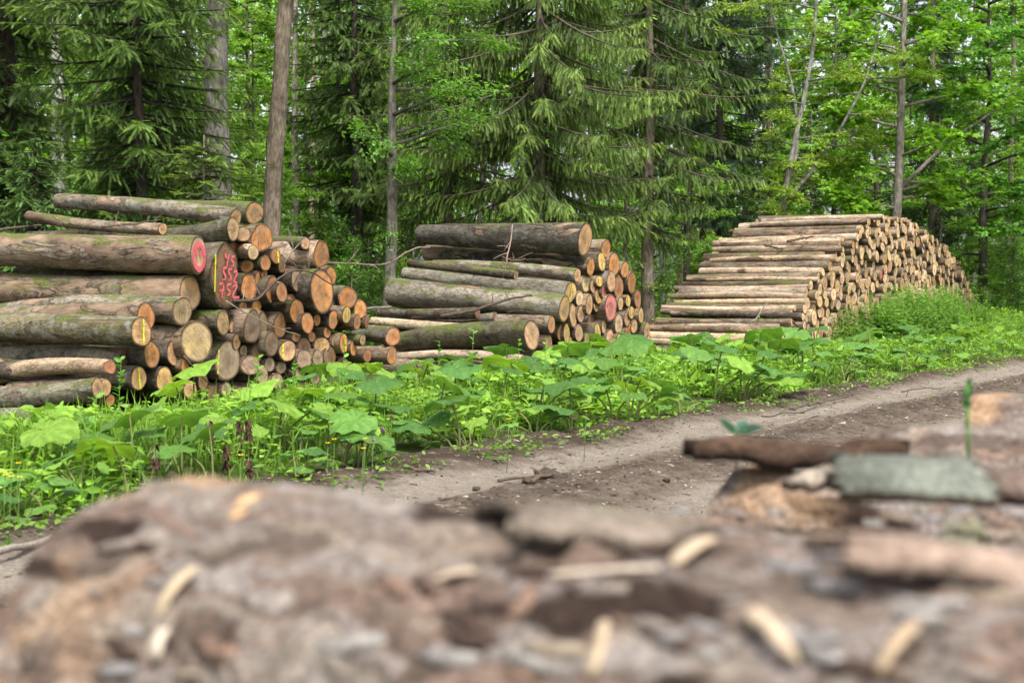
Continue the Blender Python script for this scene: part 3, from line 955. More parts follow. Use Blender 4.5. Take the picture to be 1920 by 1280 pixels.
# sprayed number on the dark butt log, pink ring on the thick log
butt = next(r for r in LOGS if r['label'] and 'numbers' in r['label'])
fz = butt['p'][1] / FPX / 6.4
zx0, zy0 = (butt['px'] - 330) * 6.4, (butt['py'] - 430) * 6.4
DIG = [[(575, 285), (568, 330), (610, 350)], [(618, 300), (600, 350), (590, 440)],
       [(684, 322), (640, 328), (642, 372), (674, 396), (668, 436), (636, 440)],
       [(592, 455), (545, 472), (556, 528), (580, 562), (572, 600), (538, 602)],
       [(652, 470), (606, 480), (616, 528), (642, 558), (640, 602), (612, 606)],
       [(672, 520), (688, 494), (714, 500), (702, 548), (672, 618), (712, 640)],
       [(498, 655), (548, 648), (556, 690), (540, 740), (538, 824)], [(504, 732), (562, 724)],
       [(642, 650), (594, 664), (588, 706), (626, 738), (626, 780), (594, 788)],
       [(656, 694), (684, 660), (712, 674), (692, 722), (662, 772), (664, 816), (738, 812)]]
XV, YV, ZV = axes(butt['axis'])
asp = 156 / 290.0 * 290 / 290.0
vw = norm((butt['p'] - CAM) * np.array([1, 1, 0]))
hor = abs(np.dot(np.array(YV) + np.array(XV) * butt['tilt'][0], np.array([vw[1], -vw[0], 0])))       # metres on the face to metres across the view


def zmap(pts):
    return [((x - zx0) * fz / hor, -(y - zy0) * fz) for x, y in pts]


pm = obj('paint_mark', ribbon([zmap(s) for s in DIG], 0.021, butt['tilt'], PINK, 0.020), butt['e'])
pm['label'] = 'pink sprayed digits 45, 552 and 752'
pm = obj('paint_mark', ribbon([zmap([(459, 305), (458, 520), (457, 750)])], 0.020, butt['tilt'], YEL, 0.020), butt['e'])
pm['label'] = 'fluorescent yellow sprayed line'
ring = next(r for r in LOGS if r['label'] and 'pink sprayed ring' in r['label'])
R0 = ring['r']
aa = np.linspace(0, 2 * np.pi, 40)
pm = obj('paint_mark', ribbon([np.stack([0.74 * R0 * np.cos(aa), 0.70 * R0 * np.sin(aa) - 0.10 * R0], 1), np.stack([0.60 * R0 * np.cos(aa), 0.55 * R0 * np.sin(aa) - 0.10 * R0], 1),
                               [(-.30 * R0, .25 * R0), (-.28 * R0, -.1 * R0)], [(.12 * R0, .22 * R0), (.32 * R0, .05 * R0), (.10 * R0, -.05 * R0)]], 0.030, ring['tilt'], PINK, 0.016), ring['e'])
pm['label'] = 'pink sprayed ring'

# ------------------------------------------------------------------ the right-hand pile of short thin logs
PROF_PX = [(1440, 668), (1462, 622), (1480, 606), (1502, 572), (1520, 540), (1538, 512), (1552, 484), (1576, 452), (1600, 436), (1618, 410), (1640, 402), (1672, 406), (1704, 411),
           (1728, 424), (1752, 446), (1780, 466), (1796, 490), (1812, 520), (1826, 548), (1834, 600)]
PROF = np.array([[*(lambda p: (to_ts(p)[0], p[2]))(on_face(x, y))] for x, y in PROF_PX])


def pack():
    rs = np.random.default_rng(5)
    pts = []
    fails = 0
    tmin, tmax = PROF[0, 0], PROF[-1, 0]
    while len(pts) < 1400 and fails < 700:
        r = rs.uniform(.055, .085) if fails > 200 else rs.choice([0.085, 0.10, 0.115, 0.13, 0.15, 0.17], p=[.16, .24, .24, .2, .11, .05]) * rs.uniform(.94, 1.06)
        lim = .55 if fails > 200 else .9
        best = None
        A = np.array(pts) if pts else np.zeros((0, 3))
        for _ in range(14):
            t = rs.uniform(tmin + r, tmax - r)
            z = r + 0.03
            if len(A):
                dt = np.abs(A[:, 0] - t); rr = A[:, 2] + r
                mk = dt < rr
                if mk.any():
                    z = max(z, (A[mk, 1] + np.sqrt(rr[mk] ** 2 - dt[mk] ** 2)).max())
            top = np.interp(t, PROF[:, 0], PROF[:, 1])
            if z + r * lim > top:
                continue
            if best is None or z < best[1]:
                best = (t, z, r)
        if best is None:
            fails += 1
        else:
            pts.append(best)
    return np.array(pts)


PK = pack()
top_of = np.interp(PK[:, 0], PROF[:, 0], PROF[:, 1])
depth = top_of - PK[:, 1]
# score: what shows largest (lying open on the near slope, then near and thick ends above the nettles)
herb_top = np.interp(PK[:, 0], [17, 18.4, 20.2, 26, 30, 33], [0.1, 0.3, 1.0, 1.0, .9, .8])
dist = np.linalg.norm(P0[None, :2] + PK[:, :1] * TDIR[None, :2], axis=1)
open_near = (depth < 0.30) & (PK[:, 0] < 23.3)
score = PK[:, 2] / dist * 30 + 1.0 * open_near - 0.6 * (PK[:, 1] < herb_top)
order = np.argsort(-score)
N_IND = 118
ind = set(order[:N_IND].tolist())
red_t, red_z = (lambda p: (to_ts(p)[0], p[2]))(on_face(1648, 520))
SG = {'b': [], 'c': []}
for k, (t, z, r) in enumerate(PK):
    rs = np.random.default_rng(9000 + k)
    s_off = rs.normal(0, 0.05) if not open_near[k] else rs.normal(0, 0.11)
    p = ts(t, s_off, z)
    axis = norm(SDIR + TDIR * rs.normal(0, 0.012) + np.array([0, 0, rs.normal(0, 0.008)]))
    cut = rs.choice(['q', 'p', 't', 'y'], p=[.42, .28, .22, .08])
    if abs(t - red_t) < 0.15 and abs(z - red_z) < 0.38:
        cut = 'k'
    bark = rs.choice(['l', 'w', 'b', 'k'], p=[.55, .25, .15, .05])
    L = 3.0 + rs.uniform(-.22, .12)
    if k in ind:
        o, e = make_log('log', p, axis, L, r, r * rs.uniform(.74, 1.0), 9000 + k, bark, cut, tilt=(rs.normal(0, .06), rs.normal(0, .05)),
                        bend=(rs.normal(0, .035), rs.normal(0, .022)), nseg=16, xs=np.concatenate([[0, 0.02], np.linspace(0.1, 1, 9)]), saw=rs.uniform(.05, .4), wob=.05)
        LOGS.append(dict(o=o, e=e, pile='right', t=t, z=z, r=r, cut=cut, label=None, p=p, open=bool(open_near[k])))
    else:
        X, Yv, Z = axes(axis)
        Rm = np.array([X, Yv, Z])
        b, c = log_parts(L, r, r * .93, 9000 + k, bark, cut, nseg=12, xs=np.array([0, 0.05, 0.5, 1.0]), saw=.2, tilt=(rs.normal(0, .06), rs.normal(0, .05)))
        for key, q in (('b', b), ('c', c)):
            SG[key].append((q[0] @ Rm + p, q[1], q[2], q[3], q[4]))
Vs, Fs, Cs, Ls, Ps, Ms, n0 = [], [], [], [], [], [], 0
for key, mi in (('b', 0), ('c', 1)):
    for q in SG[key]:
        Vs.append(q[0]); Fs.append(q[1] + n0); Cs.append(q[2]); Ls.append(q[3]); Ps.append(q[4]); Ms.append(np.full(len(q[1]), mi)); n0 += len(q[0])
rest = obj('stacked_logs', np_mesh('stacked_logs', np.concatenate(Vs), np.concatenate(Fs), np.concatenate(Cs), {'lp': np.concatenate(Ls), 'par': np.concatenate(Ps)},
                                  [M['bark'], M['cut']], np.concatenate(Ms)))
tag(rest, 'mass of small sawn log ends filling the far part of the right-hand pile', 'log', 'small logs of the right-hand pile', 'stuff')
print('pile3 logs', len(PK), 'individual logs', len(LOGS))

# labels for the logs
ORD = ['first', 'second', 'third', 'fourth', 'fifth', 'sixth', 'seventh', 'eighth', 'ninth', 'tenth', 'eleventh', 'twelfth', 'thirteenth', 'fourteenth', 'fifteenth', 'sixteenth',
       'seventeenth', 'eighteenth', 'nineteenth', 'twentieth', 'twenty-first', 'twenty-second', 'twenty-third', 'twenty-fourth', 'twenty-fifth', 'twenty-sixth', 'twenty-seventh',
       'twenty-eighth', 'twenty-ninth', 'thirtieth'] + ['thirty-' + q for q in ('first', 'second', 'third', 'fourth', 'fifth', 'sixth', 'seventh', 'eighth', 'ninth')]
PNAME = {'left': 'left pile', 'middle': 'middle pile', 'right': 'right-hand pile'}
for pile, rowh in (('left', 0.22), ('middle', 0.24), ('right', 0.30)):
    recs = [r for r in LOGS if r['pile'] == pile]
    zt = max(r['z'] for r in recs)
    rows = {}
    for r in recs:
        rows.setdefault(int((zt - r['z']) / rowh), []).append(r)
    ri = 0
    for key in sorted(rows):
        rr = sorted(rows[key], key=lambda r: r['t'])
        for i, r in enumerate(rr):
            size = 'thick' if r['r'] > (0.2 if pile != 'right' else 0.15) else ('thin' if r['r'] < (0.11 if pile != 'right' else 0.10) else 'medium')
            lab = r['label']
            if not lab:
                lab = f"{size} log, {CUTW[r['cut']]} end, {ORD[min(i, 29)]} from left in {ORD[ri]} row from top, {PNAME[pile]}"
            tag(r['o'], lab, 'log', f"sawn logs stacked in the {PNAME[pile]}")
        ri += 1

# ------------------------------------------------------------------ loose branches on and by the piles
def branch(pts, r0, r1, label, colr=(0.13, 0.10, 0.08), group=None, sides=6, wob=0.015, forks=0, name='branch'):
    pts = np.asarray(pts, float)
    seg = np.linalg.norm(np.diff(pts, axis=0), axis=1); tt = np.concatenate([[0], np.cumsum(seg)])
    n = max(8, int(tt[-1] / 0.06))
    u = np.linspace(0, tt[-1], n)
    P = np.stack([np.interp(u, tt, pts[:, i]) for i in range(3)], 1)
    for _ in range(3):
        P[1:-1] = (P[:-2] + 2 * P[1:-1] + P[2:]) / 4
    sd_ = random.randint(0, 9999)
    P += (np.stack([vnoise(np.stack([u * 7, u * 0 + q, u * 0], 1), sd_) for q in (0.5, 5.5, 9.5)], 1) - 0.5) * 2 * wob
    g = Geo()
    c0 = P[0] * 0 + np.array(colr)
    rr = np.linspace(r0, r1, n) * (1 + 0.3 * (vnoise(np.stack([u * 12, u * 0, u * 0 + 2], 1), sd_) - .5))
    V, F = tube(P, rr, sides)
    base = P[0].copy()
    g.add(V - base, F, np.array(colr))
    for f in range(forks):
        i = random.randint(n // 5, n - 2)
        d = norm(P[min(i + 1, n - 1)] - P[i] + np.array([random.uniform(-.1, .1), random.uniform(-.05, .05), random.uniform(-.08, .12)]))
        d = norm(d + norm(np.array([random.uniform(-1, 1), random.uniform(-.4, .4), random.uniform(-.6, 1)])) * 0.9)
        l = random.uniform(.12, .35)
        q = np.array([P[i] + d * l * k / 4 + np.array([0, 0, -0.02 * k * k / 8]) + np.random.default_rng(f + sd_).normal(0, .01, 3) * (k > 0) for k in range(5)])
        V, F = tube(q, np.linspace(rr[i] * .55, 0.002, 5), 5)
        g.add(V - base, F, np.array(colr) * random.uniform(.9, 1.5))
    o = obj(name, g.mesh(name, [M['twig']], True))
    o.location = tuple(base)
    tag(o, label, 'branch', group)
    return o


def fpath(conv, pts, s=0.2):
    sc, ox, oy = conv
    return [on_face(ox + x / sc, oy + y / sc, s if np.isscalar(s) else s[i]) for i, (x, y) in enumerate(pts)]


Z3 = (6.4, 330, 430)
branch(fpath(Z3, [(690, 850), (860, 870), (1000, 840), (1100, 720), (1220, 600), (1320, 520), (1500, 480), (1650, 510), (1750, 600), (1890, 680)], 0.28), 0.020, 0.006,
       'dark twig arching over the orange log ends of the left pile', (0.075, 0.055, 0.045), forks=7)
branch(fpath(Z3, [(1300, 400), (1380, 270), (1480, 170), (1560, 90)], 0.25), 0.010, 0.004, 'thin grey twig leaning at the upper right of the left pile', (0.16, 0.13, 0.11), forks=3)
branch(fpath(Z3, [(600, 850), (700, 930), (1110, 1140), (1500, 1275)], 0.28), 0.008, 0.004, 'thin pale twig across the scratched grey log end', (0.25, 0.21, 0.17), forks=4)
branch(fpath(C1, [(870, 820), (930, 900), (985, 960)], 0.32), 0.010, 0.005, 'short twig hanging below the big round log end', (0.12, 0.09, 0.07), forks=2)
branch(fpath(C1, [(480, 215), (590, 205), (680, 195), (760, 180)], 0.1), 0.011, 0.006, 'bent twig lying between the top logs of the left pile', (0.09, 0.07, 0.055), forks=4)
branch([at(x, y, Y) for x, y, Y in ((-60, 436, 16), (20, 428, 16.2), (80, 422, 16.4))], 0.020, 0.012, 'bare branch sticking out at the left edge above the thick logs', (0.10, 0.075, 0.06))
branch(fpath(C2, [(600, 618), (760, 590), (880, 555), (1000, 515), (1095, 506)], [0.1, 0.1, 0.16, .25, .28]), 0.026, 0.014, 'dark crooked branch lying across the thick greenish log of the middle pile', (0.075, 0.055, 0.042), forks=4)
branch(fpath(C2, [(992, 120), (988, 200), (975, 270), (945, 330), (985, 385)], 0.0), 0.012, 0.006, 'thin pale twig hanging down over the top logs of the middle pile', (0.28, 0.20, 0.15), forks=6)
branch(fpath(C2, [(940, 300), (1000, 320), (1060, 300)], -0.1), 0.010, 0.004, 'tuft of brown twigs under the thick top log of the middle pile', (0.19, 0.13, 0.09), forks=9)
branch([at(620 + x / C2[0], 380 + y / C2[0], Y) for x, y, Y in ((-20, 325, 20.5), (130, 332, 20.7), (300, 338, 20.9), (390, 290, 21.1), (450, 246, 21.2), (540, 240, 21.4))], 0.012, 0.015,
       'long bare branch reaching left from the middle pile', (0.17, 0.13, 0.10), forks=5)
branch([at(620 + x / C2[0], 380 + y / C2[0], Y) for x, y, Y in ((190, 580, 20), (260, 576, 20.1), (330, 566, 20.3))], 0.022, 0.02, 'grey stick poking out between the left and middle piles', (0.16, 0.14, 0.12))
branch(fpath(C2, [(960, 600), (1050, 580), (1110, 605)], 0.15), 0.012, 0.006, 'small forked twig on the thick greenish log', (0.06, 0.045, 0.035), forks=5)
C3 = (1919 / 760.0, 1160.0, 360.0)
branch(fpath(C3, [(800, 235), (860, 222), (920, 210)], -0.7), 0.035, 0.02, 'curled strip of dark bark on the upper logs of the right-hand pile', (0.10, 0.06, 0.04), forks=3)
branch(fpath(C3, [(690, 250), (760, 268), (850, 262)], -1.2), 0.02, 0.01, 'dark twig on the pale upper logs of the right-hand pile', (0.08, 0.06, 0.045), forks=5)
branch(fpath(C3, [(640, 610), (690, 545), (720, 500)], -0.6), 0.012, 0.006, 'bundle of dry twigs on the lower logs of the right-hand pile', (0.24, 0.20, 0.16), forks=9)
branch(fpath(C3, [(1415, 190), (1440, 260), (1460, 285)], 0.2), 0.02, 0.012, 'broken stick hanging on the face of the right-hand pile', (0.06, 0.045, 0.035), forks=2)
branch(fpath(C3, [(825, 615), (850, 640), (870, 668)], 0.3), 0.02, 0.012, 'dark stick at the foot of the right-hand pile', (0.09, 0.06, 0.045), forks=3)
# ------------------------------------------------------------------ leaf shapes
OVAL = (np.array([[0, 0, 0], [0.3, 0.24, 0.05], [0.3, -0.24, 0.05], [0.68, 0.20, 0.03], [0.68, -0.20, 0.03], [1, 0, -0.10], [0.5, 0, 0.0]]),
        np.array([[0, 2, 6], [0, 6, 1], [6, 2, 4], [6, 3, 1], [6, 4, 5], [6, 5, 3]]))
LANCE = (np.array([[0, 0, 0], [0.35, 0.13, 0.03], [0.35, -0.13, 0.03], [1, 0, -0.14]]), np.array([[0, 2, 3], [0, 3, 1]]))
DIAM = (np.array([[0, 0, 0], [0.45, 0.30, 0.05], [0.45, -0.30, 0.05], [1, 0, -0.06]]), np.array([[0, 2, 3], [0, 3, 1]]))
_a = np.array([-150, -112, -78, -52, -36, -20, 0, 20, 36, 52, 78, 112, 150]) * np.pi / 180
_r = np.array([0.30, 0.50, 0.34, 0.86, 0.55, 0.60, 1.0, 0.60, 0.55, 0.86, 0.34, 0.50, 0.30]) * 0.62
_mv = np.stack([0.35 + _r * np.cos(_a), _r * np.sin(_a) * 1.05, -0.10 * _r ** 2], 1)
MAPLE = (np.concatenate([[[0.35, 0, 0.04], [0.05, 0, 0]], _mv]), np.array([[0, i, i + 1] for i in range(2, 14)] + [[0, 14, 1], [0, 1, 2]]))
BLADE = (np.array([[0, 0.02, 0], [0, -0.02, 0], [0.5, 0.018, 0.10], [0.5, -0.018, 0.10], [1.0, 0, 0.0]]), np.array([[0, 1, 3], [0, 3, 2], [2, 3, 4]]))


def _fish(k, wid):
    V = [[0, 0, 0], [0.0, 0.03, 0.0], [1, 0, 0]]; F = [[0, 1, 2]]
    for i in range(k):
        x = (i + 0.3) / k
        for sgn in (-1, 1):
            l = wid * (1.0 - 0.45 * x)
            n = len(V)
            V += [[x - 0.05, 0, 0], [x + 0.07, 0, 0], [x + 0.20, sgn * l, -0.05 * (1 if i % 2 else -1)]]
            F += [[n, n + 1, n + 2]]
    return np.array(V, float), np.array(F)


FISH = _fish(8, 0.26)
FISH4 = _fish(5, 0.32)


def jitter_dirs(d, amt):
    return norm(d + rng.normal(0, amt, d.shape))


# ------------------------------------------------------------------ tree builders
def trunk_path(H, lean=(0, 0), wob=0.05, seed=0, n=14, z0=-0.3):
    z = np.linspace(z0, H, n)
    P = np.stack([z * lean[0], z * lean[1], z], 1)
    P[:, 0] += (vnoise(np.stack([z * .4, z * 0 + seed, z * 0], 1), seed) - .5) * wob * 2
    P[:, 1] += (vnoise(np.stack([z * .4, z * 0 + seed, z * 0 + 9], 1), seed) - .5) * wob * 2
    return P


def trunk_geo(g, P, r0, r1, colr, sides=12, flare=0.35):
    z = P[:, 2]
    k = np.clip(z / z[-1], 0, 1)
    rr = (r0 + (r1 - r0) * k) * (1 + flare * np.exp(-np.clip(z, 0, 99) / 0.35))
    V, F = tube(P, rr, sides)
    nn = fbm(V * 5.0, 3, 2) - 0.5
    ctr = np.repeat(P, sides, axis=0)
    V[:len(ctr)] += (V[:len(ctr)] - ctr) * nn[:len(ctr), None] * 0.25
    g.add(V, F, np.array(colr))


def on_trunk(P, z):
    return np.array([np.interp(z, P[:, 2], P[:, 0]), np.interp(z, P[:, 2], P[:, 1]), z])


def conifer(seed, H, r0, z0, rfun, colr, tip, trunkcol, step=0.32, nb=6, droop=-0.35, up=0.25, hang=0.5, sec=0.42, gap=0.10, needle=0.17, lean=(0, 0), dead=6, tmpl=FISH, az=None, zmax=None):
    """returns (trunk mesh, crown mesh); rfun(z) gives the bough length"""
    rs = np.random.default_rng(seed)
    g = Geo(); c = Geo()
    P = trunk_path(H, lean, 0.05, seed)
    trunk_geo(g, P, r0, 0.006, trunkcol)
    pos, dr, nm, sz, cl = [], [], [], [], []
    for z in np.arange(z0, zmax or H - 0.05, step):
        for b in range(nb):
            a = rs.uniform(0, 2 * np.pi) if az is None else rs.uniform(*az)
            zz = z + rs.uniform(-.5, .5) * step
            L = rfun(zz) * rs.uniform(0.6, 1.1)
            if L < 0.15: continue
            base = on_trunk(P, zz)
            h = np.array([np.cos(a), np.sin(a), 0]); sd_ = np.array([-np.sin(a), np.cos(a), 0])
            u = np.linspace(0, 1, 8)
            bend = rs.normal(0, .12)
            dz = L * (droop * rs.uniform(.6, 1.3) * u + up * u ** 2.5 * rs.uniform(.5, 1.3))
            B = base + h * (L * u)[:, None] + sd_ * (L * bend * u ** 2)[:, None] + np.array([0, 0, 1.0]) * dz[:, None]
            V, F = tube(B, np.linspace(0.012 + 0.008 * L, 0.004, 8), 4)
            g.add(V, F, np.array(trunkcol) * 0.55)
            n = max(4, int(L / gap))
            us = np.sort(rs.uniform(0.10, 1.0, n * 2))
            bp = np.stack([np.interp(us, u, B[:, i]) for i in range(3)], 1)
            T = norm(np.gradient(B, axis=0))
            bt = norm(np.stack([np.interp(us, u, T[:, i]) for i in range(3)], 1))
            sg = np.where(np.arange(n * 2) % 2, 1, -1)[:, None]
            ls = np.minimum(sec, 0.10 + 0.42 * L * (1.05 - us)) * rs.uniform(.55, 1.15, n * 2)
            d = norm(rs.normal(0, .22, (n * 2, 3)) + sd_ * sg * rs.uniform(.2, 1.0, (n * 2, 1)) + bt * rs.uniform(.2, .9, (n * 2, 1)) + np.array([0, 0, -1.0]) * hang * rs.uniform(.2, 1.2, (n * 2, 1)))
            m_ = np.maximum(1, np.round(ls / needle).astype(int))
            br = rs.uniform(.75, 1.2)
            for k in range(int(m_.max())):
                ok = m_ > k
                pp = bp[ok]; dd = d[ok]
                pos.append(pp); dr.append(dd); sz.append(np.full(len(pp), needle * 1.12))
                nv = np.array([0, 0, 1.0]) + rs.normal(0, .35, (len(pp), 3))
                nm.append(nv)
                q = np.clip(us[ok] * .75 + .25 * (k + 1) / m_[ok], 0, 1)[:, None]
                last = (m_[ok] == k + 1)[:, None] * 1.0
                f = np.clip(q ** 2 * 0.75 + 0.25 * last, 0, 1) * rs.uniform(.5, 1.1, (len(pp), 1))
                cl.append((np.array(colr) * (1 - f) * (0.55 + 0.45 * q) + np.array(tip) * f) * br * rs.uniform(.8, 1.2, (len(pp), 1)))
                bp = bp.copy(); bp[ok] = pp + dd * needle * 0.92
                d = norm(d + np.array([0, 0, -1.0]) * hang * 0.35)
            # the bough's own tip
            pos.append(B[-2:-1]); dr.append(bt[-1:]); nm.append(np.array([[0, 0, 1.0]])); sz.append(np.array([needle * 1.6])); cl.append(np.array(tip)[None] * br)
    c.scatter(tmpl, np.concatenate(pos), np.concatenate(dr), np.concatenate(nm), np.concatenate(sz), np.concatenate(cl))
    for i in range(dead):
        zz = rs.uniform(0.8, max(1.2, z0 + 1.5)); a = rs.uniform(0, 6.28); l = rs.uniform(.5, 1.5)
        b = on_trunk(P, zz); h = np.array([np.cos(a), np.sin(a), rs.uniform(-.3, .2)])
        q = np.array([b + h * l * k / 5 + np.array([0, 0, -.1 * l * (k / 5) ** 2]) + rs.normal(0, .02, 3) for k in range(6)])
        V, F = tube(q, np.linspace(.014, .003, 6), 4)
        g.add(V, F, np.array(trunkcol) * 0.7)
    return g.mesh('trunk', [M['trunk']], True), c.mesh('crown', [M['needle']])


def broadleaf(seed, H, r0, z0, rfun, colr, var, trunkcol, nl=16, leaf=0.09, per=36, tmpl=OVAL, lean=(0, 0), flat=0.5, stems=None, rise=0.45, sub=6, az=None, extra=()):
    rs = np.random.default_rng(seed)
    g = Geo(); c = Geo()
    paths = []
    if stems is None:
        P = trunk_path(H, lean, 0.10, seed)
        trunk_geo(g, P, r0, r0 * 0.15, trunkcol)
        paths.append(P)
    else:
        for st, ra, rb in stems:
            st = np.asarray(st, float)
            zz = np.linspace(st[0, 2], st[-1, 2], 14)
            P = np.stack([np.interp(zz, st[:, 2], st[:, 0]), np.interp(zz, st[:, 2], st[:, 1]), zz], 1)
            for _ in range(2): P[1:-1] = (P[:-2] + 2 * P[1:-1] + P[2:]) / 4
            V, F = tube(P, np.linspace(ra, rb, 14), 10)
            g.add(V, F, np.array(trunkcol))
            paths.append(P)
    tw = []        # (points, weight)
    lims = []
    for i in range(nl):
        P = paths[i % len(paths)]
        zz = z0 + (P[-1, 2] - z0) * ((i + rs.uniform(0, 1)) / nl)
        a = rs.uniform(0, 6.28) if az is None else rs.uniform(*az)
        L = rfun(zz) * rs.uniform(.65, 1.1)
        lims.append((on_trunk(P, zz), np.array([np.cos(a), np.sin(a), rise * rs.uniform(.3, 1.4)]), L, r0 * 0.32))
    for e in extra:
        lims.append(e)
    for b, d, L, r_ in lims:
        d = norm(d)
        u = np.linspace(0, 1, 8)
        B = b + d * (L * u)[:, None] + np.cumsum(rs.normal(0, .02 * L, (8, 3)), 0) * u[:, None] + np.array([0, 0, -.12 * L]) * (u ** 2)[:, None]
        V, F = tube(B, np.linspace(max(.012, r_), 0.005, 8), 6)
        g.add(V, F, np.array(trunkcol) * .8)
        for s in range(sub):
            t = rs.uniform(.25, 1.0)
            o = np.array([np.interp(t, u, B[:, k]) for k in range(3)])
            dd = norm(d + rs.normal(0, .7, 3) * np.array([1, 1, .55]))
            l = (0.25 + 0.35 * L * (1.15 - t)) * rs.uniform(.7, 1.2)
            Q = o + dd * (l * np.linspace(0, 1, 5))[:, None] + np.array([0, 0, -.10 * l]) * (np.linspace(0, 1, 5) ** 2)[:, None]
            V, F = tube(Q, np.linspace(.008, .003, 5), 3)
            g.add(V, F, np.array(trunkcol) * .6)
            tw.append((Q, l, dd))
        tw.append((B[4:], L * .5, d))
    pos, dr, nm, sz, cl = [], [], [], [], []
    for Q, l, dd in tw:
        n = max(5, int(per * rs.uniform(.6, 1.3) * min(1.6, l / .5)))
        t = rs.uniform(0.05, 1.05, n) * (len(Q) - 1)
        i = np.clip(t.astype(int), 0, len(Q) - 2); f = (t - i)[:, None]
        p = Q[i] * (1 - f) + Q[i + 1] * f
        sp = np.array([1, 1, flat]) * (.10 + .16 * l)
        p = p + rs.normal(0, 1, (n, 3)) * sp * .55
        d = norm(dd + rs.normal(0, .75, (n, 3)) * np.array([1, 1, .35]) + np.array([0, 0, -.35]))
        nv = np.array([0, 0, 1.0]) + rs.normal(0, .38, (n, 3))
        k = rs.uniform(.75, 1.2)
        pos.append(p); dr.append(d); nm.append(nv); sz.append(leaf * rs.uniform(.6, 1.25, n))
        m_ = rs.uniform(0, 1, (n, 1))
        cl.append((np.array(colr) * (1 - m_) + np.array(var) * m_) * k * rs.uniform(.8, 1.2, (n, 1)))
    c.scatter(tmpl, np.concatenate(pos), np.concatenate(dr), np.concatenate(nm), np.concatenate(sz), np.concatenate(cl))
    return g.mesh('trunk', [M['trunk']], True), c.mesh('crown', [M['leaf']])


def tree(name, meshes, px, Y, label, cat='tree', group=None, rz=0.0, scale=1.0, x=None):
    X = (px - 960.0) / FPX * Y if x is None else x
    loc = np.array([X, Y, 0.0]); loc[2] = ground_z(loc) - 0.05
    e = empty(name, loc, rz, scale)
    tag(e, label, cat, group)
    obj('trunk', meshes[0], e)
    if meshes[1] is not None:
        obj('crown', meshes[1], e)
    return e


DG = (0.080, 0.138, 0.034); DT = (0.24, 0.35, 0.07)           # spruce
FG = (0.065, 0.135, 0.03); FT = (0.23, 0.36, 0.06)             # yellowish fir
BG_ = (0.08, 0.16, 0.048); BT = (0.22, 0.37, 0.095)           # bluish low spruce
GRY = (0.20, 0.185, 0.16); BRN = (0.22, 0.178, 0.135); DRK = (0.055, 0.043, 0.035); PAL = (0.36, 0.31, 0.26); WHT = (0.55, 0.53, 0.50)


def zat(py, Y):
    return CAMH + (550.0 - py) * Y / FPX


# --- the big drooping spruce in the middle
big_sp = conifer(21, 13.0, 0.17, 1.9, lambda z: np.interp(z, [1.5, 2.5, 4, 7, 10, 13], [1.3, 2.1, 2.7, 3.0, 2.0, .2]), DG, DT, BRN, step=.27, nb=6, droop=-.45, up=.22, hang=.85, sec=.52, gap=.055, needle=.10)
tree('spruce_tree', big_sp, 1010, 28.0, 'big spruce with dense drooping dark green boughs behind the middle pile')
sp2 = conifer(22, 12.0, 0.14, 2.6, lambda z: np.interp(z, [2, 4, 7, 12], [1.5, 2.2, 2.2, .2]), (0.066, .118, .03), (.19, .30, .06), BRN, step=.32, nb=5, droop=-.42, up=.2, hang=.8, sec=.50, gap=.07, needle=.105)
tree('spruce_tree', sp2, 838, 29.5, 'slimmer dark spruce close on the left of the big drooping spruce', rz=1.0)
tree('spruce_tree', sp2, 1215, 31.0, 'spruce whose dark boughs hang at the right edge of the big drooping spruce', rz=3.4, scale=1.12)
# --- dark spruce behind, in shade
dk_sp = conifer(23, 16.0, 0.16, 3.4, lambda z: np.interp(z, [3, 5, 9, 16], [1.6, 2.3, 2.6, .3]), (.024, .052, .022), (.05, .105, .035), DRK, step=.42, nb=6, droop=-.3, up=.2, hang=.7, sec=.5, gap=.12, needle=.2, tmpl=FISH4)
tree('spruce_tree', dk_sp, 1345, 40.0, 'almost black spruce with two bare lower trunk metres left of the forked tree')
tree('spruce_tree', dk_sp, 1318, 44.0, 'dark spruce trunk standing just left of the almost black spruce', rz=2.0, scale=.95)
# --- fir with yellow-green tips on the left
fir = conifer(24, 9.5, 0.12, 1.7, lambda z: np.interp(z, [1.6, 2.6, 4.5, 7, 9.5], [1.1, 1.7, 2.0, 1.4, .1]), FG, FT, DRK, step=.29, nb=6, droop=-.22, up=.10, hang=.40, sec=.50, gap=.06, needle=.105)
tree('fir_tree', fir, 262, 21.5, 'fir with yellow-green shoot tips between the white and the grey trunk')
fir_s = conifer(25, 3.6, 0.05, 0.9, lambda z: np.interp(z, [.8, 1.6, 2.6, 3.6], [1.0, 1.05, .75, .30]), (.05, .11, .022), (.23, .33, .05), BRN, step=.17, nb=5, droop=-.05, up=.03, hang=.2, sec=.34, gap=.075, needle=.11, dead=0)
tree('fir_tree', fir_s, 385, 20.5, 'small bright fir sapling right above the top logs of the left pile')
bl_sp = conifer(26, 4.6, 0.07, 1.2, lambda z: np.interp(z, [1, 2.2, 3.5, 4.6], [1.5, 1.6, 1.0, .35]), BG_, BT, DRK, step=.19, nb=8, droop=-.15, up=.12, hang=.35, sec=.45, gap=.07, needle=.105)
tree('fir_tree', bl_sp, 70, 19.6, 'low bluish-green fir behind the left end of the left pile', scale=.76)
tree('fir_tree', bl_sp, 215, 23.0, 'low bluish-green fir under the fir with yellow-green tips', rz=2.2, scale=.9)
tree('fir_tree', bl_sp, -60, 22.5, 'bluish-green fir cut by the left edge of the picture', rz=4.0, scale=1.15)
far_l = conifer(27, 14.0, 0.22, 3.2, lambda z: np.interp(z, [3, 5, 9, 14], [1.0, 2.0, 2.2, .2]), (.06, .112, .03), (.17, .27, .055), DRK, step=.38, nb=5, droop=-.28, up=.15, hang=.6, sec=.6, gap=.085, needle=.17)
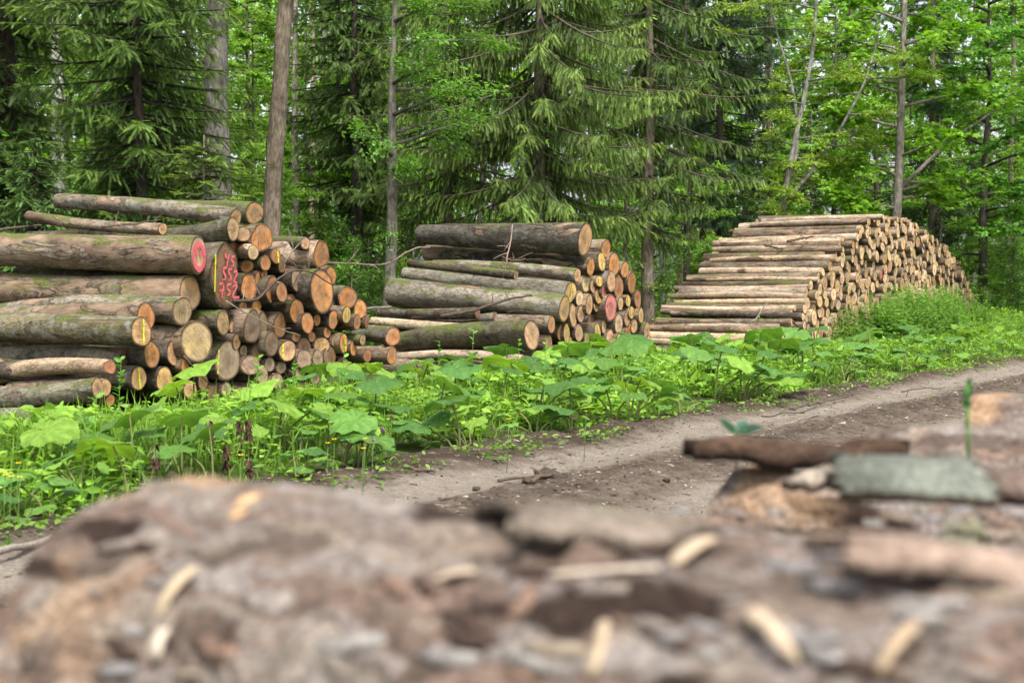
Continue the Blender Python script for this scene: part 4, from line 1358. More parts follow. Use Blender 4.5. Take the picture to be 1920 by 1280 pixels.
tree('spruce_tree', far_l, 22, 23.0, 'thick dark spruce trunk at the far left edge')
tree('spruce_tree', far_l, 668, 33.0, 'dark spruce filling the gap right of the brown leaning trunk', rz=2.6, scale=.8)
tree('spruce_tree', dk_sp, 245, 43.0, 'dark spruce behind the fir with yellow-green tips', rz=.7)


# --- plain trunks whose crowns are above the frame
def tall_trunk(seed, H, r0, colr, lean=(0, 0), wob=.08, sides=14, crown=True, dead=8, flare=.3, z0=8.5):
    rs = np.random.default_rng(seed)
    g = Geo()
    P = trunk_path(H, lean, wob, seed, n=22)
    trunk_geo(g, P, r0, r0 * .45, colr, sides, flare)
    for i in range(dead):
        zz = rs.uniform(1.5, 7.5); a = rs.uniform(0, 6.28); l = rs.uniform(.3, 1.3)
        b = on_trunk(P, zz); h = np.array([np.cos(a), np.sin(a), rs.uniform(-.35, .3)])
        q = np.array([b + h * l * k / 5 + rs.normal(0, .02, 3) for k in range(6)])
        V, F = tube(q, np.linspace(.014, .003, 6), 4)
        g.add(V, F, np.array(colr) * .6)
    cm = None
    if crown:
        c = Geo()
        n = 1500
        a = rs.uniform(0, 6.28, n); rr = np.sqrt(rs.uniform(0, 1, n)) * 2.1; z = rs.uniform(z0, H + 1, n)
        p = np.stack([np.cos(a) * rr, np.sin(a) * rr, z], 1) + np.array([lean[0], lean[1], 0]) * z[:, None]
        c.scatter(OVAL, p, rs.normal(0, 1, (n, 3)), np.array([0, 0, 1]) + rs.normal(0, .4, (n, 3)), rs.uniform(.12, .24, n), np.array([.07, .15, .03]) * rs.uniform(.6, 1.3, (n, 1)))
        cm = c.mesh('crown', [M['leaf']])
    return g.mesh('trunk', [M['trunk']], True), cm


tree('tree', tall_trunk(31, 13, .265, GRY, (0, 0), .05), 413, 25.5, 'thick straight grey tree trunk left of the brown leaning trunk')
tree('tree', tall_trunk(32, 13, .165, (.17, .135, .10), (0.022, 0), .16, dead=3, flare=.5), 521, 23.0, 'brown furrowed leaning trunk behind the right end of the left pile')
tree('tree', tall_trunk(33, 12, .10, PAL, (0.005, 0), .05, dead=2), 556, 35.0, 'pale slim trunk close behind the brown leaning trunk')
tree('birch_tree', tall_trunk(34, 14, .17, WHT, (0, 0), .04, dead=3), 113, 30.0, 'whitish trunk standing at the left among the firs')
tree('tree', tall_trunk(36, 12, .085, GRY, (0, 0), .06, dead=10), 637, 38.0, 'slim grey trunk behind the small bush by the left pile')
tree('tree', tall_trunk(37, 12, .10, PAL, (0, 0), .06, dead=5), 611, 43.0, 'pale brown slim trunk left of the slim grey trunk')
tree('birch_tree', tall_trunk(38, 12, .10, WHT, (.004, 0), .10, dead=4), 1242, 45.0, 'slim white birch trunk between the middle and right-hand pile')
tree('birch_tree', tall_trunk(39, 12, .13, (.42, .34, .2), (0, 0), .08, dead=4), 1272, 52.0, 'yellowish birch trunk right of the slim white birch')
tree('tree', tall_trunk(40, 10, .045, DRK, (0, 0), .04, dead=4, crown=False), 1283, 38.0, 'very thin dark pole of a tree left of the right-hand pile')
tree('tree', tall_trunk(41, 10, .05, BRN, (0.01, 0), .05, dead=4, crown=False), 1168, 34.0, 'very thin brown stem right above the middle pile')
tree('birch_tree', tall_trunk(42, 12, .12, WHT, (-.004, 0), .08, dead=4), 1182, 52.0, 'whitish trunk seen through the boughs of the big spruce')

# --- pale grey tree with leafy branches to the right
horn = broadleaf(51, 8.5, .125, 3.2, lambda z: np.interp(z, [3, 5, 8], [1.6, 2.2, 1.2]), (.11, .26, .035), (.17, .36, .05), (.24, .215, .18), nl=18, leaf=.085, per=40, lean=(.022, 0), az=(-2.6, 1.6), rise=.25, sub=9)
tree('deciduous_tree', horn, 733, 25.0, 'grey trunk with small bright leaves left of the middle pile')
# --- maple behind the right-hand pile
mp = [np.array([0, 0, -.3]), np.array([.02, 0, .6]), np.array([.05, 0, 2.2]), np.array([.16, 0, 4.4]), np.array([.2, 0, 6.5]), np.array([.3, 0, 10.5])]
EX = [(np.array([.14, 0, 4.0]), np.array([.72, -.1, .70]), 5.2, .07), (np.array([.07, 0, 2.9]), np.array([-.65, -.1, .62]), 1.9, .05), (np.array([.16, 0, 4.4]), np.array([-.6, -.2, .25]), 2.0, .045)]
maple = broadleaf(52, 9, .16, 3.4, lambda z: np.interp(z, [3, 5, 8, 10], [1.5, 2.3, 2.4, 1.2]), (.12, .30, .022), (.24, .45, .03), (.27, .24, .20), nl=26, leaf=.21, per=22, tmpl=MAPLE, stems=[(mp, .165, .05)], rise=.3, sub=7, extra=EX)
tree('maple_tree', maple, 1672, 37.5, 'young maple with lobed bright leaves behind the right-hand pile')
# --- forked tree
K = 37.0 / FPX


def fk(pts):
    return [np.array([(x - 1465) * K, dy, (550 - y) * K + CAMH]) for x, y, dy in pts]


forked = broadleaf(53, 8, .10, 3.2, lambda z: np.interp(z, [3, 5, 8, 10], [.9, 1.4, 1.9, 1.4]), (.21, .35, .035), (.36, .50, .08), (.26, .25, .22), nl=34, leaf=.085, per=60, flat=.22, rise=.12, sub=7,
                   stems=[(fk([(1463, 660, 0), (1464, 400, 0), (1468, 345, 0), (1492, 235, 0), (1520, 130, .1), (1530, 20, .2), (1532, -80, .2)]), .10, .035),
                          (fk([(1468, 375, .05), (1512, 330, 0), (1560, 260, -.1), (1618, 150, -.2), (1640, 60, -.2)]), .055, .02),
                          (fk([(1474, 345, .02), (1500, 270, .1), (1488, 150, .3), (1450, 40, .3), (1440, -60, .3)]), .05, .02)])
tree('deciduous_tree', forked, 1465, 37.0, 'forked slim tree with tiers of small yellow-green leaves')
# --- right side broadleaf with dark trunk
rt = broadleaf(54, 11, .17, 2.2, lambda z: np.interp(z, [2, 5, 9, 11], [2.0, 2.8, 2.8, 1.2]), (.08, .21, .03), (.14, .33, .04), (.07, .06, .05), nl=30, leaf=.16, per=36, tmpl=MAPLE, rise=.35, sub=6, flat=.3)
tree('maple_tree', rt, 1846, 44.0, 'dark-trunked maple near the right edge')
tree('maple_tree', rt, 1975, 39.0, 'maple at the right edge with its trunk outside the picture', rz=2.0, scale=.9)
# --- leaves hanging in at the top left corner
tl = broadleaf(55, 7, .10, 3.0, lambda z: 1.5, (.045, .14, .025), (.08, .22, .035), DRK, nl=12, leaf=.15, per=9, tmpl=MAPLE, rise=.1, sub=5)
tree('maple_tree', tl, -85, 17.5, 'dark green lobed leaves hanging in at the upper left corner')

# ------------------------------------------------------------------ trees filling the wood behind
bgA = broadleaf(61, 13, .15, 1.5, lambda z: np.interp(z, [1, 4, 9, 13], [1.7, 2.9, 3.0, .8]), (.16, .33, .045), (.28, .48, .08), (.10, .085, .07), nl=30, leaf=.17, per=44, tmpl=DIAM, rise=.3, sub=8)
bgB = broadleaf(62, 11, .12, .8, lambda z: np.interp(z, [.5, 3, 7, 11], [1.6, 2.3, 2.3, .6]), (.18, .36, .05), (.32, .52, .09), (.11, .095, .075), nl=30, leaf=.15, per=44, tmpl=DIAM, rise=.2, sub=8, flat=.3)
bgC = broadleaf(63, 14, .17, 3.5, lambda z: np.interp(z, [3, 6, 10, 14], [2.0, 3.2, 3.0, .8]), (.10, .23, .035), (.18, .36, .055), (.08, .07, .06), nl=28, leaf=.18, per=40, tmpl=DIAM, rise=.35, sub=8)
bgS = conifer(64, 15.0, 0.17, 2.2, lambda z: np.interp(z, [2, 4, 8, 15], [1.7, 2.4, 2.3, .2]), (.028, .060, .026), (.075, .15, .05), BRN, step=.5, nb=6, droop=-.25, up=.15, hang=.5, sec=.55, gap=.15, needle=.24, tmpl=FISH4)
FAR = [('B', 470, 41), ('A', 330, 47), ('B', 60, 44), ('C', 690, 46), ('B', 765, 42), ('A', 905, 48), ('B', 1100, 43), ('A', 1205, 50), ('S', 1440, 48), ('B', 1560, 46), ('A', 1640, 52),
       ('S', 1745, 47), ('B', 1780, 54), ('A', 1900, 56), ('S', 1590, 56), ('C', 1400, 58), ('A', 250, 56), ('A', 590, 56), ('B', 830, 56), ('S', 730, 58), ('A', 1030, 60), ('C', 130, 52),
       ('A', -30, 50), ('B', 400, 61), ('S', 300, 62), ('B', 1290, 57), ('A', 1500, 63), ('C', 1820, 64), ('B', 1700, 66), ('A', 1180, 66), ('C', 930, 68), ('A', 650, 67), ('B', 200, 68), ('S', 20, 66),
       ('A', 1960, 50), ('C', 2030, 60), ('A', -90, 62), ('S', 1930, 70), ('S', 1130, 57), ('B', 2010, 46), ('A', 1330, 70), ('C', 480, 72)]
KN = {'A': ('deciduous_tree', 'mid-green leafy tree'), 'B': ('deciduous_tree', 'light green bushy tree'), 'C': ('deciduous_tree', 'dark green leafy tree'), 'S': ('spruce_tree', 'distant spruce')}
BM = {'A': bgA, 'B': bgB, 'C': bgC, 'S': bgS}
LAND = [(-200, 'at the left edge'), (60, 'behind the low fir and whitish trunk'), (230, 'behind the yellow-tipped fir'), (420, 'behind the thick grey trunk'), (540, 'behind the brown leaning trunk'),
        (680, 'behind the gap by the left pile'), (800, 'behind the middle pile'), (980, 'behind the big spruce'), (1150, 'behind the white birch'), (1330, 'behind the black spruce'),
        (1480, 'behind the forked tree'), (1600, 'behind the bright maple'), (1780, 'behind the far end of the right-hand pile'), (1920, 'at the right edge')]
seen_lab = {}
for i, (k, px, Y) in enumerate(FAR):
    land = [b for a, b in LAND if px >= a][-1]
    key = (k, land)
    seen_lab[key] = seen_lab.get(key, 0) + 1
    far = '' if seen_lab[key] == 1 else ('farther ' if seen_lab[key] == 2 else 'farthest ')
    tree(KN[k][0], BM[k], px, Y, f"{far}{KN[k][1]} deep in the wood {land}", 'tree', 'trees of the wood behind the piles', rz=i * 1.7, scale=0.9 + 0.25 * ((i * 37) % 10) / 10)
# saplings that fill the middle distance
NEARF = [('B', 465, 33, .42), ('A', 700, 34, .5), ('B', 600, 36, .45), ('A', 350, 31, .4), ('B', 130, 32, .42), ('A', 1290, 37, .42), ('B', 1130, 40, .5), ('A', 1420, 43, .5), ('B', 1600, 41, .42), ('A', 1760, 42, .5), ('B', 1900, 44, .5), ('A', 500, 30, .35),
         ('B', 250, 29, .35), ('A', 800, 38, .5), ('B', 900, 36, .35), ('A', 1520, 45, .55), ('B', 480, 37, .75), ('B', 575, 42, .8), ('B', 705, 40, .7)]
NLAB = ['bright sapling between the grey and the brown leaning trunk', 'leafy sapling in the gap behind the two nearer piles', 'light sapling right of the brown leaning trunk', 'leafy sapling left of the thick grey trunk', 'light sapling below the whitish trunk',
        'leafy sapling left of the dark pole', 'light sapling behind the right edge of the big spruce', 'leafy sapling under the black spruce', 'light sapling left of the maple stem', 'leafy sapling right of the maple stem', 'light sapling before the dark maple at the right',
        'low leafy sapling at the foot of the brown leaning trunk', 'low light sapling behind the yellow-tipped fir', 'leafy sapling behind the left end of the middle pile', 'low light sapling behind the thick top log of the middle pile', 'leafy sapling behind the forked tree', 'tall light sapling in the gap right of the thick grey trunk', 'tall light sapling behind the pale slim trunk', 'tall light sapling behind the gap between the two nearer piles']
for i, ((k, px, Y, sc), lab) in enumerate(zip(NEARF, NLAB)):
    tree('sapling', BM[k], px, Y, lab, 'sapling', 'saplings behind the piles', rz=i * 2.3 + 1, scale=sc)
tree('fir_tree', fir, -10, 26.5, 'fir with drooping dark boughs left of the whitish trunk', rz=2.0, scale=1.1)
tree('fir_tree', fir, 305, 30.0, 'shaded fir right behind the one with yellow-green tips', rz=4.1, scale=1.15)
tree('fir_tree', fir, 640, 35.0, 'fir in the gap right of the pale slim trunk', rz=5.1, scale=1.1)
# slim far trunks
slim = [tall_trunk(71, 15, .12, (.20, .165, .13), (0, 0), .1, 8, False, 6), tall_trunk(72, 15, .15, (.32, .25, .19), (.01, 0), .12, 8, False, 6), tall_trunk(73, 15, .10, (.10, .08, .065), (-.01, 0), .1, 8, False, 8)]
SL = [(180, 50), (352, 44), (463, 50), (700, 52), (588, 52), (1430, 56), (1890, 50), (1205, 60), (300, 46), (820, 50)]
for i, (px, Y) in enumerate(sorted(SL)):
    w_ = ['greyish', 'pale brown', 'dark'][i % 3]
    tree('tree', slim[i % 3], px, Y, f"{w_} bare far trunk, {ORD[i]} from the left among the slim trunks in the wood", 'tree', 'slim trunks in the wood', rz=i * 2.1)

# the far wood that closes the view
g = Geo()
n = 95000
a = rng.uniform(0, 1, n)
X = rng.uniform(-46, 62, n); Y = 74 + rng.uniform(0, 12, n) + 3 * np.sin(X * .4)
zt = 22 + 6 * fbm(np.stack([X * .15, X * 0, X * 0], 1), 4, 3)
Z = a ** 0.85 * zt
cl = fbm(np.stack([X * .45, Y * .2, Z * .55], 1), 12, 3)
keep = cl > 0.31
p = np.stack([X, Y, Z + ground_z(np.stack([X, Y, Z], 1)) * 0.8], 1)[keep]
b = np.clip((cl[keep] - .36) / .3, 0, 1)[:, None]
c = np.array([.14, .28, .06]) * (1 - b) + np.array([.30, .50, .12]) * b
g.scatter(DIAM, p, rng.normal(0, 1, p.shape), np.array([0, -.5, 1]) + rng.normal(0, .5, p.shape), rng.uniform(.35, .75, len(p)), c * rng.uniform(.7, 1.3, (len(p), 1)))
tag(obj('far_wood', g.mesh('far_wood', [M['leaf']])), 'mass of bright green leaves closing the view deep in the wood', 'wood', None, 'stuff')

# ------------------------------------------------------------------ shrubs
sh1 = broadleaf(81, 2.0, .03, .15, lambda z: .9, (.10, .25, .03), (.17, .36, .05), BRN, nl=16, leaf=.075, per=26, rise=.7, sub=6)
sh2 = broadleaf(82, 1.6, .03, .1, lambda z: .85, (.17, .33, .035), (.30, .46, .06), BRN, nl=16, leaf=.085, per=24, rise=.6, sub=6, tmpl=DIAM)
sh3 = broadleaf(83, 2.4, .03, .2, lambda z: 1.0, (.06, .17, .03), (.11, .26, .045), BRN, nl=18, leaf=.085, per=26, rise=.6, sub=6)
SHR = [(sh1, 655, 24.5, 1.0, 'small green bush between the left and the middle pile'), (sh3, 690, 29.5, 1.0, 'darker bush behind the gap between the two nearer piles'),
       (sh1, 600, 28.5, .9, 'bush behind the right shoulder of the left pile'), (sh2, 715, 33.0, 1.0, 'bright bush in the light gap left of the middle pile'),
       (sh2, 1195, 31.0, .85, 'bright low bush right behind the middle pile'), (sh1, 1225, 34.5, 1.0, 'green bush between the middle pile and the right-hand pile'),
       (sh3, 1290, 40.0, 1.0, 'dark green bush left of the upper right-hand pile'), (sh1, 1370, 41.0, 1.1, 'bush behind the sloping side of the right-hand pile'),
       (sh3, 1140, 35.5, 1.1, 'dark bush behind the top right logs of the middle pile'), (sh1, 1540, 43.0, 1.3, 'bush behind the top of the right-hand pile by the forked tree'),
       (sh2, 1800, 43.5, 1.3, 'bright yellow-green bush behind the far end of the right-hand pile'), (sh2, 1850, 45.5, 1.5, 'tall bright bush right of the far log ends'),
       (sh1, 1895, 43.0, 1.3, 'green bush by the lane at the right edge'), (sh3, 1760, 47.0, 1.5, 'dark bush over the falling top of the right-hand pile'),
       (sh2, 1905, 49.0, 1.6, 'light bush at the right edge behind the green one'), (sh3, 1935, 41.0, 1.0, 'low dark bush cut by the right edge'),
       (sh1, 240, 26.5, 1.2, 'bush behind the topmost log of the left pile'), (sh3, 120, 27.0, 1.3, 'dark bush behind the low firs on the left'), (sh1, 470, 28.5, 1.1, 'bush at the foot of the grey trunk'),
       (sh2, 800, 36.5, 1.2, 'bright bush behind the left end of the middle pile'), (sh1, 30, 30, 1.4, 'bush at the left edge behind the low firs')]
for i, (me, px, Y, s_, lab) in enumerate(SHR):
    tree('bush', me, px, Y, lab, 'bush', 'bushes behind the log piles', rz=i * 1.3, scale=s_)

# ------------------------------------------------------------------ undergrowth of the wood
g = Geo()
n = 30000
Y = rng.uniform(15, 62, n) ; X = rng.uniform(-.44, .46, n) * Y
p = np.stack([X, Y, Y * 0], 1)
s_ = (p - P0) @ SDIR; t_ = (p - P0) @ TDIR
den = fbm(np.stack([X * .35, Y * .35, Y * 0], 1), 31, 3)
inpile = (s_ > -3.1) & (s_ < .2) & (((t_ > -.5) & (t_ < 5.2)) | ((t_ > 7) & (t_ < 12.2)) | ((t_ > 17) & (t_ < 33.5)))
k = (s_ < -.3) & (~inpile) & (den > .40)
p = p[k]; den = den[k]
h = (den - .36) * 2.6 * rng.uniform(.05, 1.0, len(p))
p[:, 2] = ground_z(p) + h
b = rng.uniform(0, 1, (len(p), 1))
g.scatter(OVAL, p, rng.normal(0, 1, p.shape) * [1, 1, .4], np.array([0, 0, 1]) + rng.normal(0, .4, p.shape), rng.uniform(.07, .17, len(p)), (np.array([.07, .17, .03]) * (1 - b) + np.array([.16, .33, .05]) * b))
tag(obj('undergrowth', g.mesh('undergrowth', [M['leaf']])), 'green leafy undergrowth covering the floor of the wood', 'undergrowth', None, 'stuff')
# ------------------------------------------------------------------ verge: herbs and grass
def verge_h(s, t):
    return verge_z(s, t)


def verge_pts(n, t0, t1, s0, s1):
    t = rng.uniform(t0, t1, n); s = rng.uniform(s0, s1, n)
    return t, s


def to_world(t, s, z):
    return P0[None] + TDIR[None] * t[:, None] + SDIR[None] * s[:, None] + np.array([0, 0, 1.0])[None] * z[:, None]


def tall(t, s):
    """height of the herb layer"""
    base = (0.19 + .11 * np.clip((s - .8) / 1.2, 0, 1)) * np.clip((4.35 - s) / 1.3, 0.10, 1) * (0.5 + 1.0 * fbm(np.stack([s * .9, t * .9, t * 0], -1), 41, 2))
    base = base * (1 - .62 * np.clip((2.6 - t) / 1.5, 0, 1) * np.clip((2.1 - s) / .8, 0, 1))
    base = base * (1 - .40 * np.clip((13 - t) / 2, 0, 1) * np.clip((1.0 - s) / .5, 0, 1))
    patch = np.clip((t - 21.5) / 2.5, 0, 1) * np.clip((2.7 - s) / 1.2, 0, 1)
    base = base + patch * (0.30 + 0.30 * fbm(np.stack([s * 1.3, t * .8, t * 0], -1), 43, 2))
    return base


g = Geo()
G1 = np.array([.10, .22, .03]); G2 = np.array([.23, .39, .05])
t, s = verge_pts(42000, -9, 46, .12, 4.75)
f = fbm(np.stack([s * 1.1, t * 1.1, t * 0], -1), 51, 3)
keep = (f + .35 * np.clip((4.3 - s) / 1.0, -.6, 1) > .56) & (rng.uniform(0, 1, len(t)) < np.clip(18 / (10 + np.maximum(t, 0)), .3, 1))
t, s = t[keep], s[keep]
H = tall(t, s)
z0 = verge_h(s, t)
p = to_world(t, s, z0 - .01)
d = np.array([0, 0, 1.0]) + rng.normal(0, .30, p.shape)
nn = rng.normal(0, 1, p.shape) * [1, 1, .1]
b = rng.uniform(0, 1, (len(p), 1))
L = H * rng.uniform(.5, 1.5, len(p)) + .05
wd = rng.uniform(.25, .45, len(p))
g.scatter(BLADE, p, d, nn, np.stack([L, wd, L], 1), (G1 * (1 - b) + G2 * b), np.array([.35, .35, .8, .8, 1.2]))  # blade feet painted darker, shading of the herb layer in the colour
# leaves on herbs
t, s = verge_pts(125000, -9, 46, .12, 4.6)
f = fbm(np.stack([s * 1.6, t * 1.6, t * 0], -1), 52, 3)
keep = (f + .30 * np.clip((4.1 - s) / 1.0, -.8, 1) > .58) & (rng.uniform(0, 1, len(t)) < np.clip(18 / (10 + np.maximum(t, 0)), .35, 1))
t, s, f = t[keep], s[keep], f[keep]
H = tall(t, s)
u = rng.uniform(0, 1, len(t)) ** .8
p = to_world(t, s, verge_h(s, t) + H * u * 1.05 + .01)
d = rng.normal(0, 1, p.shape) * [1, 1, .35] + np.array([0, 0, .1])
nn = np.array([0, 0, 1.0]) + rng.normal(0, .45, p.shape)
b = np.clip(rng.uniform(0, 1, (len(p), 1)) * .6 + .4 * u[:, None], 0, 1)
cc = (np.array([.05, .14, .022]) * (1 - b) + np.array([.25, .43, .05]) * b) * (.45 + 1.0 * f[:, None]) * (.42 + .75 * u[:, None])  # low leaves darkened by height, painted shade under the herbs
sz = rng.uniform(.03, .085, len(p)) * np.where(fbm(np.stack([t * 1.7, s * 1.7, t * 0], -1), 77, 2) > .52, 1.55, .9)
m_ = rng.uniform(0, 1, len(p)) < .5
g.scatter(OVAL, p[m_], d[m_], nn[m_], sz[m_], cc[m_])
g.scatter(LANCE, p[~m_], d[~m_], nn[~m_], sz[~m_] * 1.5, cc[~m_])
tag(obj('verge_herbs', g.mesh('verge_herbs', [M['herb']])), 'fresh green grass and herbs growing on the verge in front of the log piles', 'herbs', None, 'stuff')

# plants creeping over the lane edge in clumps
g = Geo()
ct = rng.uniform(-7, 34, 260); cs = rng.normal(4.50, .16, 260)
i_ = rng.integers(0, 260, 7000)
t = ct[i_] + rng.normal(0, .10, 7000); s = cs[i_] + rng.normal(0, .07, 7000)
u = rng.uniform(0, 1, 7000)
p = to_world(t, s, np.maximum(verge_h(s, t), .02) + u * rng.uniform(.02, .14, 260)[i_])
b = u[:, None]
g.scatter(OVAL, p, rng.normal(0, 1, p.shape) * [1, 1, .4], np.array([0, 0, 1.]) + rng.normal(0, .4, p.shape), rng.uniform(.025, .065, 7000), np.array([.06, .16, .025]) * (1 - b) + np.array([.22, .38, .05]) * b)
tag(obj('edge_weeds', g.mesh('edge_weeds', [M['herb']])), 'low weeds creeping from the verge onto the lane edge', 'weeds', None, 'stuff')

# sparse grass on the lane
g = Geo()
t = np.concatenate([rng.normal(20.5, 1.5, 500), rng.uniform(-6, 30, 260)]); s = np.concatenate([rng.normal(6.2, .18, 500), rng.normal(6.1, .3, 260)])
p = to_world(t, s, s * 0 + .02)
d = np.array([0, 0, .8]) + rng.normal(0, .5, p.shape)
g.scatter(BLADE, p, d, rng.normal(0, 1, p.shape), np.stack([rng.uniform(.04, .12, len(p)), np.full(len(p), .18), np.full(len(p), .08)], 1), G1 * rng.uniform(.7, 1.3, (len(p), 1)))
tag(obj('lane_grass', g.mesh('lane_grass', [M['herb']])), 'short grass growing between the wheel tracks of the lane', 'grass', None, 'stuff')

# ------------------------------------------------------------------ butterbur
def big_leaf(seed, Rl, colr):
    rs = np.random.default_rng(seed)
    na, nr = 44, 7
    th = np.linspace(-np.pi * .955, np.pi * .955, na)
    rim = 1 - .34 * np.exp(-((np.pi - np.abs(th)) / .42) ** 2) + .10 * np.cos(th)
    rim = rim * (1 + .022 * np.sin(th * 9 + rs.uniform(0, 6)) + .022 * np.sin(th * 23 + rs.uniform(0, 6)))
    rr = np.linspace(.0, 1, nr) ** .8
    q = rr[:, None] * rim[None]
    x = q * np.cos(th)[None] * Rl + .06 * Rl; y = q * np.sin(th)[None] * Rl * 1.06
    vein = np.cos(th * 4.5)[None] ** 2 * .35
    z = Rl * (-.10 * q ** 2 + .22 * q * (1 - q) + .11 * q ** 2 * np.sin(th * 3 + rs.uniform(0, 6))[None] + .05 * q ** 2 * np.sin(th * 8 + rs.uniform(0, 6))[None] - .035 * q * vein) - .05 * Rl * np.exp(-(q / .2) ** 2)
    V = np.stack([x, y, z], -1).reshape(-1, 3)
    i = np.arange(nr - 1)[:, None] * na + np.arange(na - 1)[None]
    F = np.stack([i, i + na, i + na + 1, i + 1], -1).reshape(-1, 4)
    vl = np.exp(-(((th * 4.5 / np.pi) % 1 - .5) / .13) ** 2)[None] * (1 - .5 * q)
    C = np.array(colr)[None, None] * (.88 + .30 * vl[..., None]) * (.92 + .16 * rs.uniform(0, 1, (nr, na, 1)))
    return np_mesh('leaf', V, F, C.reshape(-1, 3), mats=[M['big']], smooth=True)


BCOL = [(.12, .26, .045), (.16, .33, .05), (.22, .39, .05), (.13, .28, .085), (.085, .20, .04)]
LEAFS = [big_leaf(600 + k, 1.0, BCOL[k % 5]) for k in range(10)]


def butterbur(seed, n, hmax, R_):
    rs = np.random.default_rng(seed)
    e = empty('butterbur_plant', (0, 0, 0))
    for k in range(n):
        a = rs.uniform(0, 6.28) if n > 1 else rs.uniform(3, 5.5)
        h = hmax * (1.0 if k == 0 else rs.uniform(.45, .95)); out = rs.uniform(.05, .12) + (0 if k == 0 else rs.uniform(.08, .28))
        tip = np.array([np.cos(a) * out, np.sin(a) * out, h])
        mid = np.array([np.cos(a) * out * .35, np.sin(a) * out * .35, h * .6])
        P = np.array([[0, 0, -.05], mid, tip]); u = np.linspace(0, 1, 7)
        P = np.stack([np.interp(u, [0, .55, 1], P[:, i]) for i in range(3)], 1)
        V, F = tube(P, np.linspace(.009, .006, 7), 6)
        obj('stalk', np_mesh('stalk', V, F, np.tile([.16, .17, .06], (len(V), 1)), mats=[M['stem']], smooth=True), e)
        lf = obj('leaf', LEAFS[rs.integers(10)], e)
        s_ = R_ * (1.0 if k == 0 else rs.uniform(.55, .95))
        lf.scale = (s_, s_, s_)
        lf.location = tuple(tip)
        lf.rotation_euler = (rs.normal(0, .17), rs.normal(.08, .17), a + rs.normal(0, .3))
    return e


PROT = [butterbur(700 + k, n, h, r) for k, (n, h, r) in enumerate([(3, .40, .18), (4, .36, .155), (2, .42, .195), (3, .30, .14), (1, .38, .20), (4, .26, .12), (2, .20, .105)])]
BB = []
used_p = set()


def put_bb(k, t, s, rz, sc):
    o = PROT[k]
    if k in used_p:
        o = copy_tree(o)
    used_p.add(k)
    o.location = tuple(ts(t, s, float(verge_z(np.array([[s]]), np.array([[t]]))[0, 0])))
    o.rotation_euler = (0, 0, rz)
    o.scale = (sc,) * 3
    BB.append((o, t, s, sc, k))


# the ones that stand out in the photo: pixel of the leaf, leaf height
HERO = [(55, 785, .42, 4), (250, 770, .44, 2), (242, 818, .36, 4), (340, 760, .46, 2), (350, 712, .44, 4), (470, 716, .46, 4), (400, 815, .30, 2), (300, 700, .40, 4), (580, 702, .44, 0), (670, 682, .46, 1),
        (702, 708, .48, 0), (610, 755, .40, 1), (790, 682, .44, 0), (780, 762, .42, 2), (850, 705, .40, 0), (890, 745, .38, 1), (640, 790, .30, 3), (90, 860, .30, 5), (40, 850, .32, 3), (110, 905, .25, 6),
        (930, 755, .36, 0), (1050, 690, .42, 0), (1010, 715, .40, 1), (1120, 730, .36, 0), (1190, 720, .34, 1), (740, 800, .28, 5), (820, 735, .38, 2), (150, 825, .34, 1), (1310, 640, .5, 0), (1340, 690, .36, 0), (1270, 660, .42, 1),
        (1420, 690, .34, 0), (1480, 705, .30, 1), (1240, 735, .3, 3), (1390, 735, .22, 6), (1470, 742, .22, 6), (1100, 765, .25, 5), (980, 690, .44, 4), (520, 750, .4, 1), (430, 790, .30, 1), (560, 800, .24, 5), (690, 840, .2, 6), (590, 835, .2, 6)]
for px, py, zl, k in HERO:
    d = ray(px, py)
    q = CAM + d * ((zl + .05 - CAMH) / d[2])
    t_, s_ = to_ts(q)
    s_ = min(max(s_, .35), 4.2)
    put_bb(k, t_, s_, random.uniform(0, 6.28), random.uniform(.9, 1.1) * float(np.interp(t_, [-4, 0, 5, 14], [.80, 1.02, 1.35, 1.35])))
tries = 0
while len(BB) < 185 and tries < 6000:
    tries += 1
    t_ = random.uniform(-4, 24) if random.random() < .5 else random.uniform(2, 17); s_ = random.uniform(.35, 4.1)
    if t_ > 16 and s_ < 1.6: continue
    if t_ < 2.2 and s_ < 1.7: continue
    if s_ > 3.3 and random.random() < .6: continue
    if min((t_ - a[1]) ** 2 + (s_ - a[2]) ** 2 for a in BB) < .36 ** 2: continue
    k = random.choice([0, 1, 1, 3, 3, 5, 5, 2]) if s_ < 3.2 else random.choice([5, 6, 6, 3])
    put_bb(k, t_, s_, random.uniform(0, 6.28), random.uniform(.75, 1.1) * float(np.interp(t_, [-4, 0, 5, 14], [.75, 1.0, 1.32, 1.32])) * (1 if s_ > .9 or t_ > 6 else .9))
bands = {}
for rec in BB:
    o, t_, s_, sc, k = rec
    sec = 'the left pile' if t_ < 5.6 else ('the middle pile' if t_ < 13.2 else 'the right-hand pile')
    row = 'close to' if s_ < 1.35 else ('midway before' if s_ < 2.5 else ('towards the lane before' if s_ < 3.4 else 'at the lane edge before'))
    bands.setdefault((sec, row), []).append(rec)
for (sec, row), rr in bands.items():
    rr.sort(key=lambda r: (CAM[0] + r[0].location[0]) / r[0].location[1])
    for i, (o, t_, s_, sc, k) in enumerate(rr):
        nlv = ['three', 'four', 'two', 'three', 'one', 'four', 'two'][k]
        tag(o, f"butterbur with {nlv} broad {'leaf' if nlv == 'one' else 'leaves'}, {ORD[i]} from left {row} {sec}", 'plant', 'butterbur plants on the verge')

